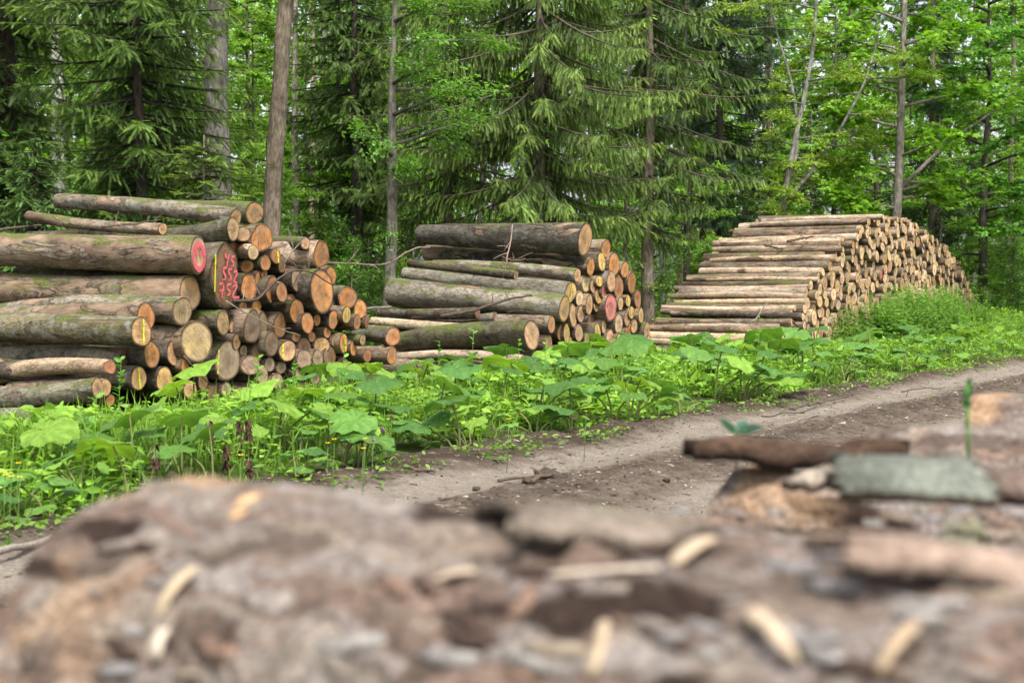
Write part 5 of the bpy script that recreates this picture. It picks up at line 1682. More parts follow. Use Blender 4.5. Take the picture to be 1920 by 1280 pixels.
# ------------------------------------------------------------------ tall nettles and herbs before the right-hand pile
def nettle(seed, n, H, rad_):
    rs = np.random.default_rng(seed)
    g = Geo(); c = Geo()
    for k in range(n):
        a = rs.uniform(0, 6.28); r_ = rad_ * math.sqrt(rs.uniform(0, 1))
        b = np.array([np.cos(a) * r_, np.sin(a) * r_, -.05]); h = H * rs.uniform(.65, 1.1) * (1 - .25 * (r_ / rad_) ** 2)
        top = b + np.array([rs.normal(0, .07) + .12 * b[0], rs.normal(0, .07) + .12 * b[1], h])
        P = np.array([b + (top - b) * q + np.array([0, 0, 0]) for q in np.linspace(0, 1, 5)])
        V, F = tube(P, np.linspace(.005, .002, 5), 4)
        g.add(V, F, np.array([.12, .17, .05]))
        nd = int(h / .062)
        for j in range(3, nd):
            z = j / nd; ang = j * 1.57 + rs.uniform(-.3, .3)
            for w_ in (0, math.pi):
                d = np.array([math.cos(ang + w_), math.sin(ang + w_), rs.uniform(-.35, .25)])
                size = .165 * (1 - .5 * z) * rs.uniform(.8, 1.2)
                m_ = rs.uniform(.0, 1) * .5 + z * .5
                c_ = np.array([.025, .085, .016]) * (1 - m_) + np.array([.18, .37, .045]) * m_  # darker towards the foot: shadow inside the clump put into leaf colour
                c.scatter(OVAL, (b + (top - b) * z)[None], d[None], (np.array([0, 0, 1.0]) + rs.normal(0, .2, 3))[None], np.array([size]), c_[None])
    return g.mesh('stalk', [M['stem']]), c.mesh('foliage', [M['herb']])


NET = [nettle(801, 48, 1.10, .46), nettle(802, 40, .75, .46), nettle(803, 48, 1.42, .46)]
NP = [(18.6, 1.2, 1), (19.2, 1.7, 0), (19.6, .8, 0), (19.9, 1.4, 2), (20.4, 2.0, 0), (20.6, .9, 2), (21.1, 1.5, 2), (21.5, 2.1, 0), (21.6, .9, 2), (19.5, 2.2, 1), (20.9, 2.5, 1), (22.1, 1.8, 2), (22.4, 1.1, 2), (22.8, 1.9, 0), (23.4, .7, 2), (23.9, 1.5, 0), (24.8, 1.0, 2), (25.4, 1.8, 0), (26.0, .8, 2), (26.9, 1.4, 0), (27.8, .8, 0), (28.6, 1.5, 1),
      (29.6, .9, 0), (30.8, 1.2, 1), (32.0, .9, 1), (23.2, 2.5, 1), (24.6, 2.5, 1), (26.2, 2.5, 1), (28.0, 2.3, 1), (30.0, 2.0, 1), (33.6, 1.6, 1), (34.8, .7, 0), (22.9, 1.4, 2), (24.3, 1.4, 2), (25.2, .9, 2), (26.2, 1.4, 2), (27.2, 1.0, 0)]
NP.sort(key=lambda q: (lambda w: w[0] / w[1])(ts(q[0], q[1])))
for i, (t_, s_, k) in enumerate(NP):
    o = empty('nettle_clump', ts(t_, s_, float(verge_z(np.array([[s_]]), np.array([[t_]]))[0, 0])), random.uniform(0, 6.28), random.uniform(.85, 1.05))
    st = obj('stalk', NET[k][0], o)
    obj('foliage', NET[k][1], o)
    tag(o, f"{['dense', 'low', 'tall'][k]} clump of green nettles, {ORD[i]} from the left before the right-hand pile", 'plant', 'nettle clumps before the right-hand pile')

# ------------------------------------------------------------------ small flowers, dry flower heads, tall single stems
def plant_at(px, py, zl):
    d = ray(px, py)
    q = CAM + d * ((zl + .04 - CAMH) / d[2])
    t_, s_ = to_ts(q)
    return q[0], q[1], float(verge_z(np.array([[s_]]), np.array([[t_]]))[0, 0]) if s_ < 4.6 else 0.03


def flower(name, cx, seed, h, petal, rp, kind):
    rs = np.random.default_rng(seed)
    e = empty(name, cx)
    V, F = tube(np.array([[0, 0, -.03], [.01, 0, h * .5], [.015, .01, h]]), np.array([.0025, .002, .0015]), 4)
    obj('stalk', np_mesh('stalk', V, F, np.tile([.12, .22, .05], (len(V), 1)), mats=[M['stem']]), e)
    g = Geo()
    if kind == 'cup':
        a = np.arange(5) * 2 * np.pi / 5
        g.scatter(OVAL, np.tile([.015, .01, h], (5, 1)), np.stack([np.cos(a), np.sin(a), a * 0 + .5], 1), np.stack([-np.cos(a) * .5, -np.sin(a) * .5, a * 0 + 1], 1), np.full(5, rp) * 1.3, np.tile(petal, (5, 1)))
    else:
        d = norm(rs.normal(0, 1, (60, 3))); d[:, 2] = np.abs(d[:, 2])
        g.scatter(LANCE, np.tile([.015, .01, h], (60, 1)), d, rs.normal(0, 1, (60, 3)), np.full(60, rp), np.array(petal) * rs.uniform(.7, 1.2, (60, 1)))
    obj('flower_head', g.mesh('flower_head', [M['flower']]), e)
    return e


YF = [(3, 876), (28, 863), (30, 876), (14, 895), (330, 719), (376, 721), (612, 776), (618, 785), (621, 784), (270, 772), (236, 777), (610, 807), (622, 825), (676, 842), (680, 824), (446, 855), (950, 787), (1095, 772), (850, 735)]
for i, (px, py) in enumerate(sorted(YF)):
    o = flower('buttercup', plant_at(px, py, .33), 900 + i, .34, (.75, .52, .01), .018, 'cup')
    tag(o, f"small yellow buttercup, {ORD[i]} from the left on the verge", 'flower', 'buttercups on the verge')
CF = [(638, 746, 'under the broad leaf at the right of the left pile'), (665, 792, 'left of the paired clovers'), (712, 794, 'right of its clover neighbour'), (730, 780, 'under a broad pale leaf'), (695, 806, 'lowest of the clovers')]
for i, (px, py, w_) in enumerate(CF):
    o = flower('clover', plant_at(px, py, .30), 950 + i, .31, (.36, .17, .33), .022, 'ball')
    tag(o, f"mauve clover head {w_}", 'flower', 'clovers on the verge')


def dry_head(seed, loc, h):
    rs = np.random.default_rng(seed)
    e = empty('dry_flower_stalk', loc)
    V, F = tube(np.array([[0, 0, -.03], [.01, 0, h * .5], [.0, .01, h]]), np.array([.005, .004, .003]), 5)
    obj('stalk', np_mesh('stalk', V, F, np.tile([.06, .035, .025], (len(V), 1)), mats=[M['twig']]), e)
    g = Geo()
    n = 26
    z = h - rs.uniform(0, .13, n); a = rs.uniform(0, 6.28, n)
    p = np.stack([np.cos(a) * .012, np.sin(a) * .012, z], 1)
    g.scatter(OVAL, p, np.stack([np.cos(a) * .6, np.sin(a) * .6, -np.ones(n)], 1), np.stack([np.cos(a), np.sin(a), a * 0 + .3], 1), rs.uniform(.03, .055, n), np.array([.055, .025, .02]) * rs.uniform(.6, 1.4, (n, 1)))
    obj('seed_head', g.mesh('seed_head', [M['twig']]), e)
    return e


for i, (px, py, w_) in enumerate([(290, 836, 'leftmost, above the blurred log'), (392, 806, 'before a broad worn leaf'), (424, 832, 'right below the broad worn leaf'), (450, 800, 'beside its twin at the verge'), (466, 796, 'rightmost of the upper pair'), (466, 836, 'lowest on the right')]):
    q = plant_at(px, py, .30)
    tag(dry_head(960 + i, q, .34), f"dark brown withered flower head, {w_}", 'plant', 'withered flower heads on the verge')


def tall_stem(seed, loc, h, colr, label, leafy=True):
    rs = np.random.default_rng(seed)
    e = empty('grass_stem' if not leafy else 'herb_stem', loc)
    P = np.array([[0, 0, -.03], [.01, 0, h * .5], [.03, .01, h]])
    u = np.linspace(0, 1, 8); P = np.stack([np.interp(u, [0, .5, 1], P[:, i]) for i in range(3)], 1)
    V, F = tube(P, np.linspace(.004, .0015, 8), 4)
    obj('stalk', np_mesh('stalk', V, F, np.tile(colr, (len(V), 1)), mats=[M['stem']]), e)
    g = Geo()
    n = 22
    z = h * rs.uniform(.35, 1, n); a = rs.uniform(0, 6.28, n)
    p = np.stack([np.interp(z / h, u, P[:, 0]), np.interp(z / h, u, P[:, 1]), z], 1)
    g.scatter(OVAL if leafy else BLADE, p, np.stack([np.cos(a), np.sin(a), a * 0 + .6], 1), np.array([0, 0, 1.]) + rs.normal(0, .3, (n, 3)), rs.uniform(.04, .08, n), np.array(colr) * rs.uniform(.9, 1.5, (n, 1)))
    obj('foliage', g.mesh('foliage', [M['herb']]), e)
    tag(e, label, 'plant')


for i, (px, py, zl, lab) in enumerate([(220, 690, .62, 'upright leafy stem before the low grey logs of the left pile'), (170, 755, .60, 'thin bare-looking stem in front of the lowest left logs'), (640, 665, .62, 'feathery light green stem before the right end of the left pile'),
                                       (882, 640, .75, 'thin nodding stem before the big mossy bottom log'), (968, 660, .62, 'bushy little stem before the pale bowed log'), (1018, 650, .72, 'tall grass blade before the ends of the middle pile'),
                                       (1420, 610, .8, 'tall thin stem before the lower logs of the right-hand pile'), (820, 655, .5, 'small seedling on the big mossy bottom log side'), (478, 690, .55, 'leafy stem before the wide upright log end'), (545, 700, .5, 'leafy stem before the small grey log ends')]):
    tall_stem(980 + i, plant_at(px, py, zl), zl + .08, (.14, .30, .05), lab)

# ------------------------------------------------------------------ lane litter
for i, (pts, r_, lab) in enumerate([([(-20, 1050), (40, 1036), (95, 1014)], .022, 'grey stick lying at the lane edge at the left'), ([(-10, 1015), (50, 1000), (70, 992)], .012, 'thin stick just above the grey stick at the left'),
                                    ([(0, 990), (12, 960), (22, 935)], .006, 'pale bare stem leaning up at the left edge'),
                                    ([(740, 862), (790, 858), (860, 862)], .008, 'thin brown root lying at the edge of the verge'), ([(1000, 905), (1030, 890), (1060, 893)], .018, 'dark muddy root piece on the lane'),
                                    ([(930, 905), (985, 900), (1040, 882)], .012, 'dark twig lying along the left wheel track'), ([(1210, 790), (1270, 785), (1330, 779)], .009, 'thin twig at the verge edge before the right-hand pile'),
                                    ([(1440, 742), (1475, 738), (1510, 733)], .012, 'short stick below the small butterbur at the lane edge'), ([(1480, 770), (1540, 756), (1590, 746)], .014, 'long dark twig along the lane towards the right'),
                                    ([(1430, 784), (1480, 775), (1510, 775)], .010, 'dark twig piece between the wheel tracks'), ([(1690, 735), (1730, 731), (1770, 727)], .010, 'thin twig far along the lane'),
                                    ([(760, 880), (800, 884), (812, 888)], .014, 'dark flat stick beside the verge near the blurred log')]):
    P = []
    for px, py in pts:
        d = ray(px, py); q = CAM + d * ((.035 - CAMH) / d[2]); P.append(q + np.array([0, 0, r_]))
    branch(P, r_, r_ * .6, lab, (.10, .075, .055) if i not in (0, 2) else (.22, .19, .16), None, 6, .02, 2 if r_ < .02 else 0)


def clod(seed, loc, size, label):
    rs = np.random.default_rng(seed)
    th, ph = np.meshgrid(np.linspace(0, 2 * np.pi, 25)[:-1], np.linspace(.02, np.pi - .02, 13))
    D = np.stack([np.cos(th) * np.sin(ph), np.sin(th) * np.sin(ph), np.cos(ph)], -1)
    r_ = 1 + (fbm(D * 2.2 + seed, seed, 4) - .5) * 1.5
    V = (D * r_[..., None] * np.array(size)).reshape(-1, 3)
    i = np.arange(12)[:, None] * 24; j = np.arange(24)[None]; j2 = (j + 1) % 24
    F = np.stack([i + j, i + j2, i + 24 + j2, i + 24 + j], -1).reshape(-1, 4)
    o = obj('mud_clod', np_mesh('mud_clod', V, F, np.tile([.06, .045, .034], (len(V), 1)), mats=[M['stone']]))
    o.location = tuple(loc)
    o.rotation_euler = (0, 0, rs.uniform(0, 6.28))
    tag(o, label, 'mud clod', 'mud clods on the lane')


for i, (px, py, s_, lab) in enumerate([(1022, 892, .085, 'largest dark mud clod in the middle of the lane'), (1050, 897, .05, 'mud clod just right of the largest one'), (990, 903, .045, 'mud clod just left of the largest one'),
                                       (893, 917, .03, 'small dark clod at the left wheel track'), (1032, 932, .03, 'small dark clod nearer to the blurred log'), (895, 850, .10, 'big crumbly clod at the verge edge'), (920, 846, .08, 'crumbly clod next to the big one at the verge'),
                                       (1250, 900, .03, 'little clod left of the dark bark slab'), (760, 868, .05, 'clod by the brown root at the verge')]):
    d = ray(px, py); q = CAM + d * ((.03 - CAMH) / d[2])
    clod(40 + i, q + np.array([0, 0, s_ * .12]), (s_, s_ * .8, s_ * .45), lab)
# crumbs: bark bits, pebbles
g = Geo()
n = 14000
t = rng.uniform(-8, 34, n); s = np.concatenate([rng.normal(6.05, .35, n // 2), rng.normal(4.5, .25, n // 4), rng.uniform(4.3, 9.2, n - n // 2 - n // 4)])
TET = (np.array([[1, 0, 0], [-.5, .8, 0], [-.6, -.7, .05], [0, .05, .55]]), np.array([[0, 1, 3], [1, 2, 3], [2, 0, 3]]))
zz = road_z(s, t)
k = rng.choice(3, n, p=[.66, .30, .04])
c = np.array([[.06, .042, .03], [.17, .13, .10], [.36, .32, .27]])[k] * rng.uniform(.7, 1.3, (n, 1))
sz = np.stack([rng.uniform(.008, .055, n), rng.uniform(.006, .015, n), rng.uniform(.006, .02, n)], 1)
g.scatter(TET, to_world(t, s, zz), rng.normal(0, 1, (n, 3)) * [1, 1, .1], np.array([0, 0, 1.]) + rng.normal(0, .2, (n, 3)), sz, c)
tag(obj('lane_crumbs', g.mesh('lane_crumbs', [M['stone']])), 'crumbs of bark, soil and small stones strewn on the lane', 'crumbs', None, 'stuff')
# ------------------------------------------------------------------ the near logs the viewer looks over
def cells(P2, seed):
    """F1, F2 and the id value of jittered cells, P2 (...,2)"""
    P2 = np.asarray(P2, float)
    i = np.floor(P2).astype(np.int64)
    b1 = np.full(P2.shape[:-1], 9.0); b2 = b1.copy(); idv = b1 * 0; idw = b1 * 0
    for dx in (-1, 0, 1):
        for dy in (-1, 0, 1):
            c = i + np.array([dx, dy])
            c3 = np.concatenate([c, np.zeros_like(c[..., :1])], -1)
            jx = hash3(c3, seed); jy = hash3(c3, seed + 1)
            d = np.hypot(c[..., 0] + jx - P2[..., 0], c[..., 1] + jy - P2[..., 1])
            v = hash3(c3, seed + 2); v2 = hash3(c3, seed + 3)
            n1 = d < b1
            b2 = np.where(n1, b1, np.minimum(b2, d))
            idv = np.where(n1, v, idv); idw = np.where(n1, v2, idw)
            b1 = np.where(n1, d, b1)
    return b1, b2, idv, idw


PLATE = np.array([(.30, .265, .25), (.22, .165, .13), (.15, .09, .066), (.36, .33, .31), (.33, .265, .205), (.10, .07, .053), (.28, .25, .21), (.26, .165, .125)])


def near_log(A, B, r0, r1, label, seed, nx=300, na=150, moss=0.0, cutcol='t'):
    """rough-barked log from its cut end A to B"""
    A = np.asarray(A, float); B = np.asarray(B, float)
    L = float(np.linalg.norm(B - A)); axis = norm(A - B)
    e = empty('near_log', A)
    th = np.linspace(0, 2 * np.pi, na, endpoint=False)
    x = np.linspace(0, L, nx)
    R_ = (r0 + (r1 - r0) * x / L)
    rm = .5 * (r0 + r1)
    # seamless round the log: sample noise on the cylinder
    cyl = np.stack([np.tile(x[:, None], (1, na)), np.tile((rm * np.cos(th))[None], (nx, 1)), np.tile((rm * np.sin(th))[None], (nx, 1))], -1)
    warp = (fbm(cyl * 9, seed, 3) - .5)
    wx = cyl[..., 0] + warp * .16
    arc = np.tile((th * rm)[None], (nx, 1)) + (fbm(cyl * 11 + 31, seed + 4, 3) - .5) * .12
    h = .03 * (fbm(cyl * 3, seed + 3, 2) - .5) + .006 * (fbm(cyl * 26, seed + 2, 3) - .5)
    big = np.clip((fbm(cyl * 4.5, seed + 7, 3) - .42) / .2, 0, 1)[..., None]
    C = np.array([.105, .078, .062]) * (1 - big) + np.array([.17, .115, .088]) * big
    C = np.tile(C, (1, 1, 1)) * (.6 + .8 * fbm(cyl * 30, seed + 6, 3))[..., None]
    for q, (lx, ly, pres, hh) in enumerate([(.30, .055, .20, .006), (.20, .036, .35, .005), (.12, .020, .50, .004)]):
        f1, f2, iv, iw = cells(np.stack([wx / lx + 13 * q, arc / ly + 7 * q], -1), seed + 20 * q)
        on = np.clip((f2 - f1 - .10) / .09, 0, 1) * (iv > pres)
        h = h + hh * on * (.6 + .8 * iw)
        col_ = (PLATE[np.clip((iw * 8).astype(int), 0, 7)] * .44 + np.array([.215, .168, .138]) * .44) * (.60 + .75 * fbm(cyl * 34 + q, seed + 6 + q, 3))[..., None]
        on = on[..., None]
        C = C * (1 - on) + col_ * on
    edge = np.clip(x / .03, 0, 1)[:, None]
    RR = (R_[:, None] + h * (.4 + .6 * edge))
    V = np.stack([np.tile(-x[:, None], (1, na)), RR * np.cos(th)[None], RR * np.sin(th)[None]], -1)
    V[0, :, 0] += .05 * (fbm(cyl[0] * 12, seed + 10, 2) - .5)
    gap = (np.clip((fbm(cyl * np.array([4, 14, 14]), seed + 11, 3) - .60) / .04, 0, 1))[..., None]
    C = C * (1 - gap) + np.array([.035, .022, .016]) * gap
    if moss:
        mo = np.clip((fbm(cyl * 7, seed + 12, 3) - .5) / .1, 0, 1)[..., None] * moss
        C = C * (1 - mo) + np.array([.17, .18, .10]) * mo
    # inner bark showing near the end
    inn = np.clip(1 - (x / .26 + 2.0 * (fbm(cyl * 6, seed + 13, 2) - .5).mean(1)), 0, 1)[:, None, None] * np.clip((fbm(cyl * 8, seed + 14, 2) - .45) / .1, 0, 1)[..., None]
    C = C * (1 - inn * .8) + np.array([.42, .27, .16]) * inn * .8
    i = np.arange(nx - 1)[:, None] * na; j = np.arange(na)[None]; j2 = (j + 1) % na
    F = np.stack([i + j, i + j2, i + na + j2, i + na + j], -1).reshape(-1, 4)
    me = np_mesh('bark', V.reshape(-1, 3), F, C.reshape(-1, 3), mats=[M['rough']])
    obj('bark', me, e)
    # cut end
    q = V[0].copy(); q[:, 1:] *= .97; q[:, 0] -= .004
    un = np.concatenate([[[0, 0]], np.stack([np.cos(th), np.sin(th)], 1)])
    Vc = np.concatenate([[[q[:, 0].mean() + .004, 0, 0]], q])
    jj = np.arange(0, na, 2)
    Fc = np.stack([np.zeros(len(jj), int), 1 + jj, 1 + (jj + 1) % na, 1 + (jj + 2) % na], -1)
    lp = np.concatenate([un, np.full((len(un), 1), seed * 1.3)], 1)
    obj('cut_end', np_mesh('cut_end', Vc, Fc, np.tile(CUT[cutcol], (len(Vc), 1)), {'lp': lp, 'par': np.tile([r0, .6, .3], (len(Vc), 1))}, [M['cut']]), e)
    # far end disc so that the log is closed
    b0 = V[-1]
    Vd = np.concatenate([[b0.mean(0)], b0])
    obj('cut_end', np_mesh('cut_end', Vd, Fc, np.tile(CUT['t'], (len(Vd), 1)), {'lp': lp, 'par': np.tile([r0, .6, .3], (len(Vd), 1))}, [M['cut']]), e)
    place(e, A, axis)
    tag(e, label, 'log', 'blurred near logs at the bottom')
    return e, A, -np.array(norm(A - B)), R_


def near_pt(px, py, Y):
    return at(px, py, Y)


# A: the nearest log
def axis_pt(px, pytop, Y, r):
    """axis point of a lying log whose upper outline shows at (px, pytop) at distance Y"""
    p = at(px, pytop, Y)
    d = norm(p - CAM)
    nup = norm(np.array([0, 0, 1.0]) - d * d[2])
    return p - nup * r


NL = {}


def lie(px, pytop, Y, r, L, label, seed, rise=0.0, **kw):
    """a log whose cut end's top shows at (px, pytop), lying square to the lane and running back past the viewer"""
    a0 = axis_pt(px, pytop, Y, r)
    b0 = a0 + norm(SDIR + np.array([0, 0, rise])) * L
    return near_log(a0, b0, r, r * .97, label, seed, **kw)


NL['A'] = lie(292, 916, 1.80, .30, 2.4, 'nearest blurred rough-barked log crossing the bottom of the picture', 201, nx=620, na=330)
NL['B'] = lie(1000, 960, 2.25, .17, 2.6, 'blurred log just behind the nearest one, under the greenish bark slab', 202, moss=.35, nx=400, na=200)
NL['C'] = lie(1380, 882, 2.80, .13, 2.6, 'blurred log under the dark brown bark slab', 203, moss=.6, nx=320, na=150)
NL['D'] = lie(1640, 803, 3.15, .15, 2.6, 'blurred reddish log at the right behind the greenish bark slab', 204, nx=320, na=150)
NL['E'] = lie(1822, 747, 3.35, .13, 2.6, 'topmost blurred log at the right edge', 205, nx=200, na=100, cutcol='o')
# the log these rest on
NL['F'] = lie(560, 1330, 2.15, .26, 2.4, 'lower blurred log carrying the nearest logs', 206, nx=120, na=60)


def slab(px0, py0, px1, py1, Y, wid, curl, thick, colr, under, label, seed, name='bark_slab', up=1, tl=0.0, rag=1.0):
    a = at(px0, py0, Y); b = at(px1, py1, Y)
    L = float(np.linalg.norm(b - a)); X = norm(b - a)
    dpt = norm(np.cross(np.array([0, 0, 1.0]), X)); Z = np.cross(X, dpt)
    dpt, Z = dpt * math.cos(tl) + Z * math.sin(tl), Z * math.cos(tl) - dpt * math.sin(tl)
    n, m_ = 60, 24
    u = np.linspace(0, 1, n)[:, None] * np.ones((1, m_)); v = np.linspace(-.5, .5, m_)[None] * np.ones((n, 1))
    N = np.stack([u * L * 14, v * wid * 14, u * 0 + seed], -1)
    ragged0 = .08 * rag * (fbm(np.stack([v * 16, v * 0, v * 0 + seed], -1), seed, 3) - .5)
    zz = -curl * (2 * v) ** 2 * up + .010 * rag * (fbm(N, seed, 3) - .5) + .02 * rag * (fbm(N * .4, seed + 1, 2) - .5)
    xx = (u - .0) * L + ragged0 * (2 * u - 1)
    yy = v * wid * (1 + .30 * rag * (fbm(np.stack([u * 7, u * 0, u * 0 + seed + .5], -1), seed + 3, 2) - .5))
    top = np.stack([xx, yy, zz + thick * (.6 + .5 * fbm(N * 2, seed + 5, 2))], -1).reshape(-1, 3)
    bot = np.stack([xx, yy, zz], -1).reshape(-1, 3)
    V = np.concatenate([top, bot])
    V = a + V[:, :1] * X + V[:, 1:2] * dpt + V[:, 2:3] * Z
    i = np.arange(n - 1)[:, None] * m_ + np.arange(m_ - 1)[None]
    F = np.stack([i, i + m_, i + m_ + 1, i + 1], -1).reshape(-1, 4)
    k = n * m_
    rim = np.concatenate([np.arange(m_), np.arange(1, n) * m_ + m_ - 1, (n - 1) * m_ + np.arange(m_ - 2, -1, -1), np.arange(n - 2, 0, -1) * m_])
    r2 = np.roll(rim, -1)
    Fs = np.stack([rim, r2, r2 + k, rim + k], -1)
    F = np.concatenate([F, F[:, ::-1] + k, Fs])
    f = fbm(N * 1.3, seed + 8, 3).reshape(-1, 1)
    f2_ = fbm(N * .45 + 9, seed + 9, 3).reshape(-1, 1)
    C = np.concatenate([np.array(colr) * (.4 + 1.2 * f) * (.05 + 1.9 * f2_), np.array(under) * (.5 + f)])
    base = V.mean(0)
    o = obj(name, np_mesh(name, V - base, F, C, mats=[M['rough']]))
    o.location = tuple(base)
    tag(o, label, 'bark')
    return o


slab(1322, 842, 1660, 858, 2.70, .10, .012, .035, (.085, .05, .032), (.05, .032, .022), 'dark brown curled bark slab lying on a blurred log', 1, rag=2.4)
slab(1566, 890, 1846, 898, 2.02, .10, .008, .022, (.24, .26, .215), (.12, .06, .035), 'greenish lichen-covered bark slab at the right', 2, tl=.42)
slab(1500, 912, 1600, 880, 2.3, .07, .01, .02, (.24, .20, .16), (.08, .05, .04), 'small loose bark piece left of the greenish slab', 3)
slab(1840, 905, 1960, 912, 2.05, .12, .02, .03, (.22, .16, .13), (.06, .035, .025), 'brown bark slab right of the greenish one', 4)
slab(950, 985, 1300, 1006, 1.43, .13, .010, .020, (.24, .195, .155), (.012, .008, .006), 'lifted bark strip with gap shade painted under it in the middle of the foreground', 5, rag=2.2)  # near-black underside colour paints the shade beneath the strip
slab(1620, 1046, 1990, 1062, 1.22, .11, .010, .018, (.22, .16, .125), (.012, .008, .006), 'lifted reddish bark strip at the right edge of the near log', 6, rag=2.2)  # underside painted near black as the shade below this strip


def surf(key, px, py):
    """where the sight line through a pixel meets a near log"""
    e, A, ax, R_ = NL[key]
    d = norm(ray(px, py))
    r_ = float(R_.mean()) + .011
    o = CAM - A
    dp = d - ax * np.dot(d, ax); op = o - ax * np.dot(o, ax)
    a = dp @ dp; b = 2 * dp @ op; c = op @ op - r_ * r_
    disc = max(b * b - 4 * a * c, 0)
    k = (-b - math.sqrt(disc)) / (2 * a)
    p = CAM + d * k
    q = p - A; n = norm(q - ax * np.dot(q, ax))
    return p, n


def chip(key, p0, p1, wid, colr, label, seed):
    a, n0 = surf(key, *p0); b, n1 = surf(key, *p1)
    n = norm(n0 + n1)
    L = float(np.linalg.norm(b - a)); X = norm(b - a); S = norm(np.cross(n, X))
    m_ = 10
    u = np.linspace(0, 1, m_)
    rs = np.random.default_rng(seed)
    hw = wid / 2 * np.interp(u, [0, .08, .85, 1], [.55, 1, .85, .25]) * (1 + rs.normal(0, .06, m_))
    lift = .006 + .012 * np.sin(u * np.pi) * rs.uniform(-.2, 1)
    th = .004
    V = []
    for sgn, z in ((-1, 0), (1, 0), (1, th), (-1, th)):
        V.append(a + X * (u * L)[:, None] + S * (hw * sgn)[:, None] + n * (lift + z)[:, None])
    V = np.concatenate(V)
    i = np.arange(m_ - 1)
    F = np.concatenate([np.stack([q * m_ + i, ((q + 1) % 4) * m_ + i, ((q + 1) % 4) * m_ + i + 1, q * m_ + i + 1], -1) for q in range(4)] + [np.array([[0, 3 * m_, 2 * m_, m_]]), np.array([[m_ - 1, 2 * m_ - 1, 3 * m_ - 1, 4 * m_ - 1]])])
    base = V.mean(0)
    o = obj('wood_chip', np_mesh('wood_chip', V - base, F, np.tile(colr, (len(V), 1)) * rs.uniform(.85, 1.1, (len(V), 1)), mats=[M['chip']]))
    o.location = tuple(base)
    tag(o, label, 'wood chip', 'pale wood chips on the near log')


CR = (.42, .33, .225)
chip('A', (375, 1072), (300, 1168), .015, CR, 'long pale wood chip standing out at the lower left of the near log', 1)
chip('A', (318, 1185), (300, 1245), .018, (.46, .40, .32), 'short whitish wood chip below the long one on the left', 2)
chip('A', (1335, 1022), (1262, 1072), .020, (.42, .33, .23), 'broad pale chip in the upper middle of the near log', 3)
chip('A', (1405, 1158), (1500, 1255), .015, (.42, .33, .235), 'slanting pale chip at the lower right of the near log', 4)
chip('A', (1725, 1180), (1650, 1275), .013, (.36, .27, .18), 'tan chip near the lower right corner', 5)
chip('A', (1140, 1175), (1112, 1278), .012, (.37, .29, .20), 'narrow tan chip at the bottom middle', 6)
chip('A', (478, 938), (440, 985), .022, (.52, .33, .17), 'orange-tan chip near the top of the near log', 7)
chip('A', (1030, 1092), (1240, 1078), .006, (.50, .42, .33), 'thin straw-like splinter across the near log', 8)
chip('A', (820, 1100), (900, 1085), .006, (.48, .38, .28), 'small thin splinter left of the straw-like one', 9)

# loose bark flakes
def flake(key, px, py, size, colr, seed, i):
    p, n = surf(key, px, py)
    rs = np.random.default_rng(seed)
    t1 = norm(NL[key][2] + rs.normal(0, .35, 3)); t1 = norm(t1 - n * np.dot(t1, n)); t2 = np.cross(n, t1)
    k = 9
    a = np.linspace(0, 2 * np.pi, k, endpoint=False)
    rr = size * rs.uniform(.6, 1.2, k)
    rim = p + t1 * (np.cos(a) * rr * 1.5)[:, None] + t2 * (np.sin(a) * rr * .42)[:, None] + n * (.002 + .004 * rs.uniform(0, 1, k))[:, None]
    V = np.concatenate([[p + n * .007], rim, rim - n * .005])
    F = np.concatenate([np.stack([np.zeros(k, int), 1 + np.arange(k), 1 + (np.arange(k) + 1) % k], -1), np.stack([1 + np.arange(k), 1 + k + np.arange(k), 1 + (np.arange(k) + 1) % k], -1), np.stack([1 + (np.arange(k) + 1) % k, 1 + k + np.arange(k), 1 + k + (np.arange(k) + 1) % k], -1)])
    o = obj('bark_flake', np_mesh('bark_flake', V - p, F, np.tile(colr, (len(V), 1)) * rs.uniform(.8, 1.2, (len(V), 1)), mats=[M['rough']]))
    o.location = tuple(p)
    return o


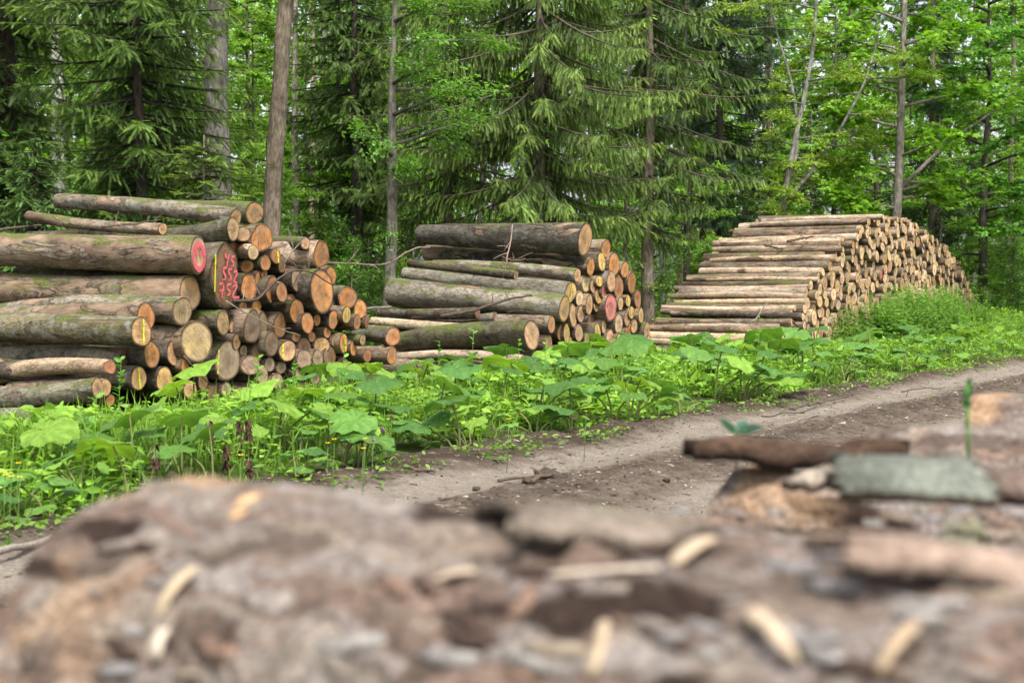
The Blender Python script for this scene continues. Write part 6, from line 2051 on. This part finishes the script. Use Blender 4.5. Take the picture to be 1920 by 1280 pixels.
rs_ = np.random.default_rng(77)
FLK = []
for i in range(80):
    key = 'A' if i < 66 else 'B'
    px = rs_.uniform(180, 1900) if key == 'A' else rs_.uniform(1000, 1900)
    top = np.interp(px, [95, 250, 950, 1400, 1920], [1040, 900, 985, 1020, 1060]) if key == 'A' else 950
    py = rs_.uniform(top + 25, 1270) if key == 'A' else rs_.uniform(950, 985)
    pal = [(.24, .225, .22), (.20, .13, .095), (.27, .215, .16), (.07, .045, .035), (.22, .18, .155), (.29, .27, .25)]
    nmz = ['greyish', 'reddish-brown', 'tan', 'dark', 'brownish', 'pale grey']
    k = rs_.integers(6)
    FLK.append((px, py, key, k, flake(key, px, py, rs_.uniform(.010, .026), pal[k], 300 + i, i), nmz[k]))
FLK.sort(key=lambda q: q[0])
cnt = {}
for px, py, key, k, o, w_ in FLK:
    row = 'high' if py < 1040 else ('half way down' if py < 1160 else 'low')
    c_ = cnt.get((w_, row, key), 0); cnt[(w_, row, key)] = c_ + 1
    tag(o, f"{w_} bark flake {row} on {'nearest' if key == 'A' else 'second'} blurred log, {ORD[c_]} such from left", 'bark flake', 'bark flakes on the near logs')

# leafy sprig standing behind the dark slab, thin sprout at the right
e = empty('leafy_sprig', at(1380, 838, 3.3))
V, F = tube(np.array([[0, 0, -.06], [.005, 0, .0], [.0, 0, .045]]), np.array([.003, .0025, .002]), 5)
obj('stalk', np_mesh('stalk', V, F, np.tile([.10, .14, .07], (len(V), 1)), mats=[M['stem']]), e)
for d, c_, s_ in (((-.75, .1, .75), (.02, .075, .035), .050), ((.9, .1, .30), (.018, .06, .03), .062), ((.15, -.7, .25), (.08, .17, .12), .050), ((.45, .5, .5), (.06, .15, .10), .05)):
    g = Geo()
    g.scatter(OVAL, np.array([[0, 0, .03]]), np.array([d]), np.array([[0, -.6, 1.0]]), np.array([s_]) * 1.15, np.array([c_]))
    obj('leaf', g.mesh('leaf', [M['herb']]), e)
tag(e, 'dark bluish-green leaf sprig peeking over the dark bark slab', 'plant')
e = empty('sprout', at(1818, 800, 2.85))
V, F = tube(np.array([[0, 0, -.08], [-.003, 0, .0], [-.006, 0, .085]]), np.array([.004, .003, .003]), 5)
obj('stalk', np_mesh('stalk', V, F, np.tile([.10, .24, .06], (len(V), 1)), mats=[M['stem']]), e)
g = Geo()
n = 14
z = np.random.default_rng(3).uniform(.03, .095, n); a = np.arange(n) * 2.4
g.scatter(OVAL, np.stack([z * 0 - .005, z * 0, z], 1), np.stack([np.cos(a) * .6, np.sin(a) * .6, a * 0 + 1], 1), np.stack([np.cos(a), np.sin(a), a * 0 + .2], 1), np.full(n, .022), np.tile([.06, .22, .05], (n, 1)))
obj('foliage', g.mesh('foliage', [M['herb']]), e)
tag(e, 'thin blurred green sprout in front of the lane at the right', 'plant')
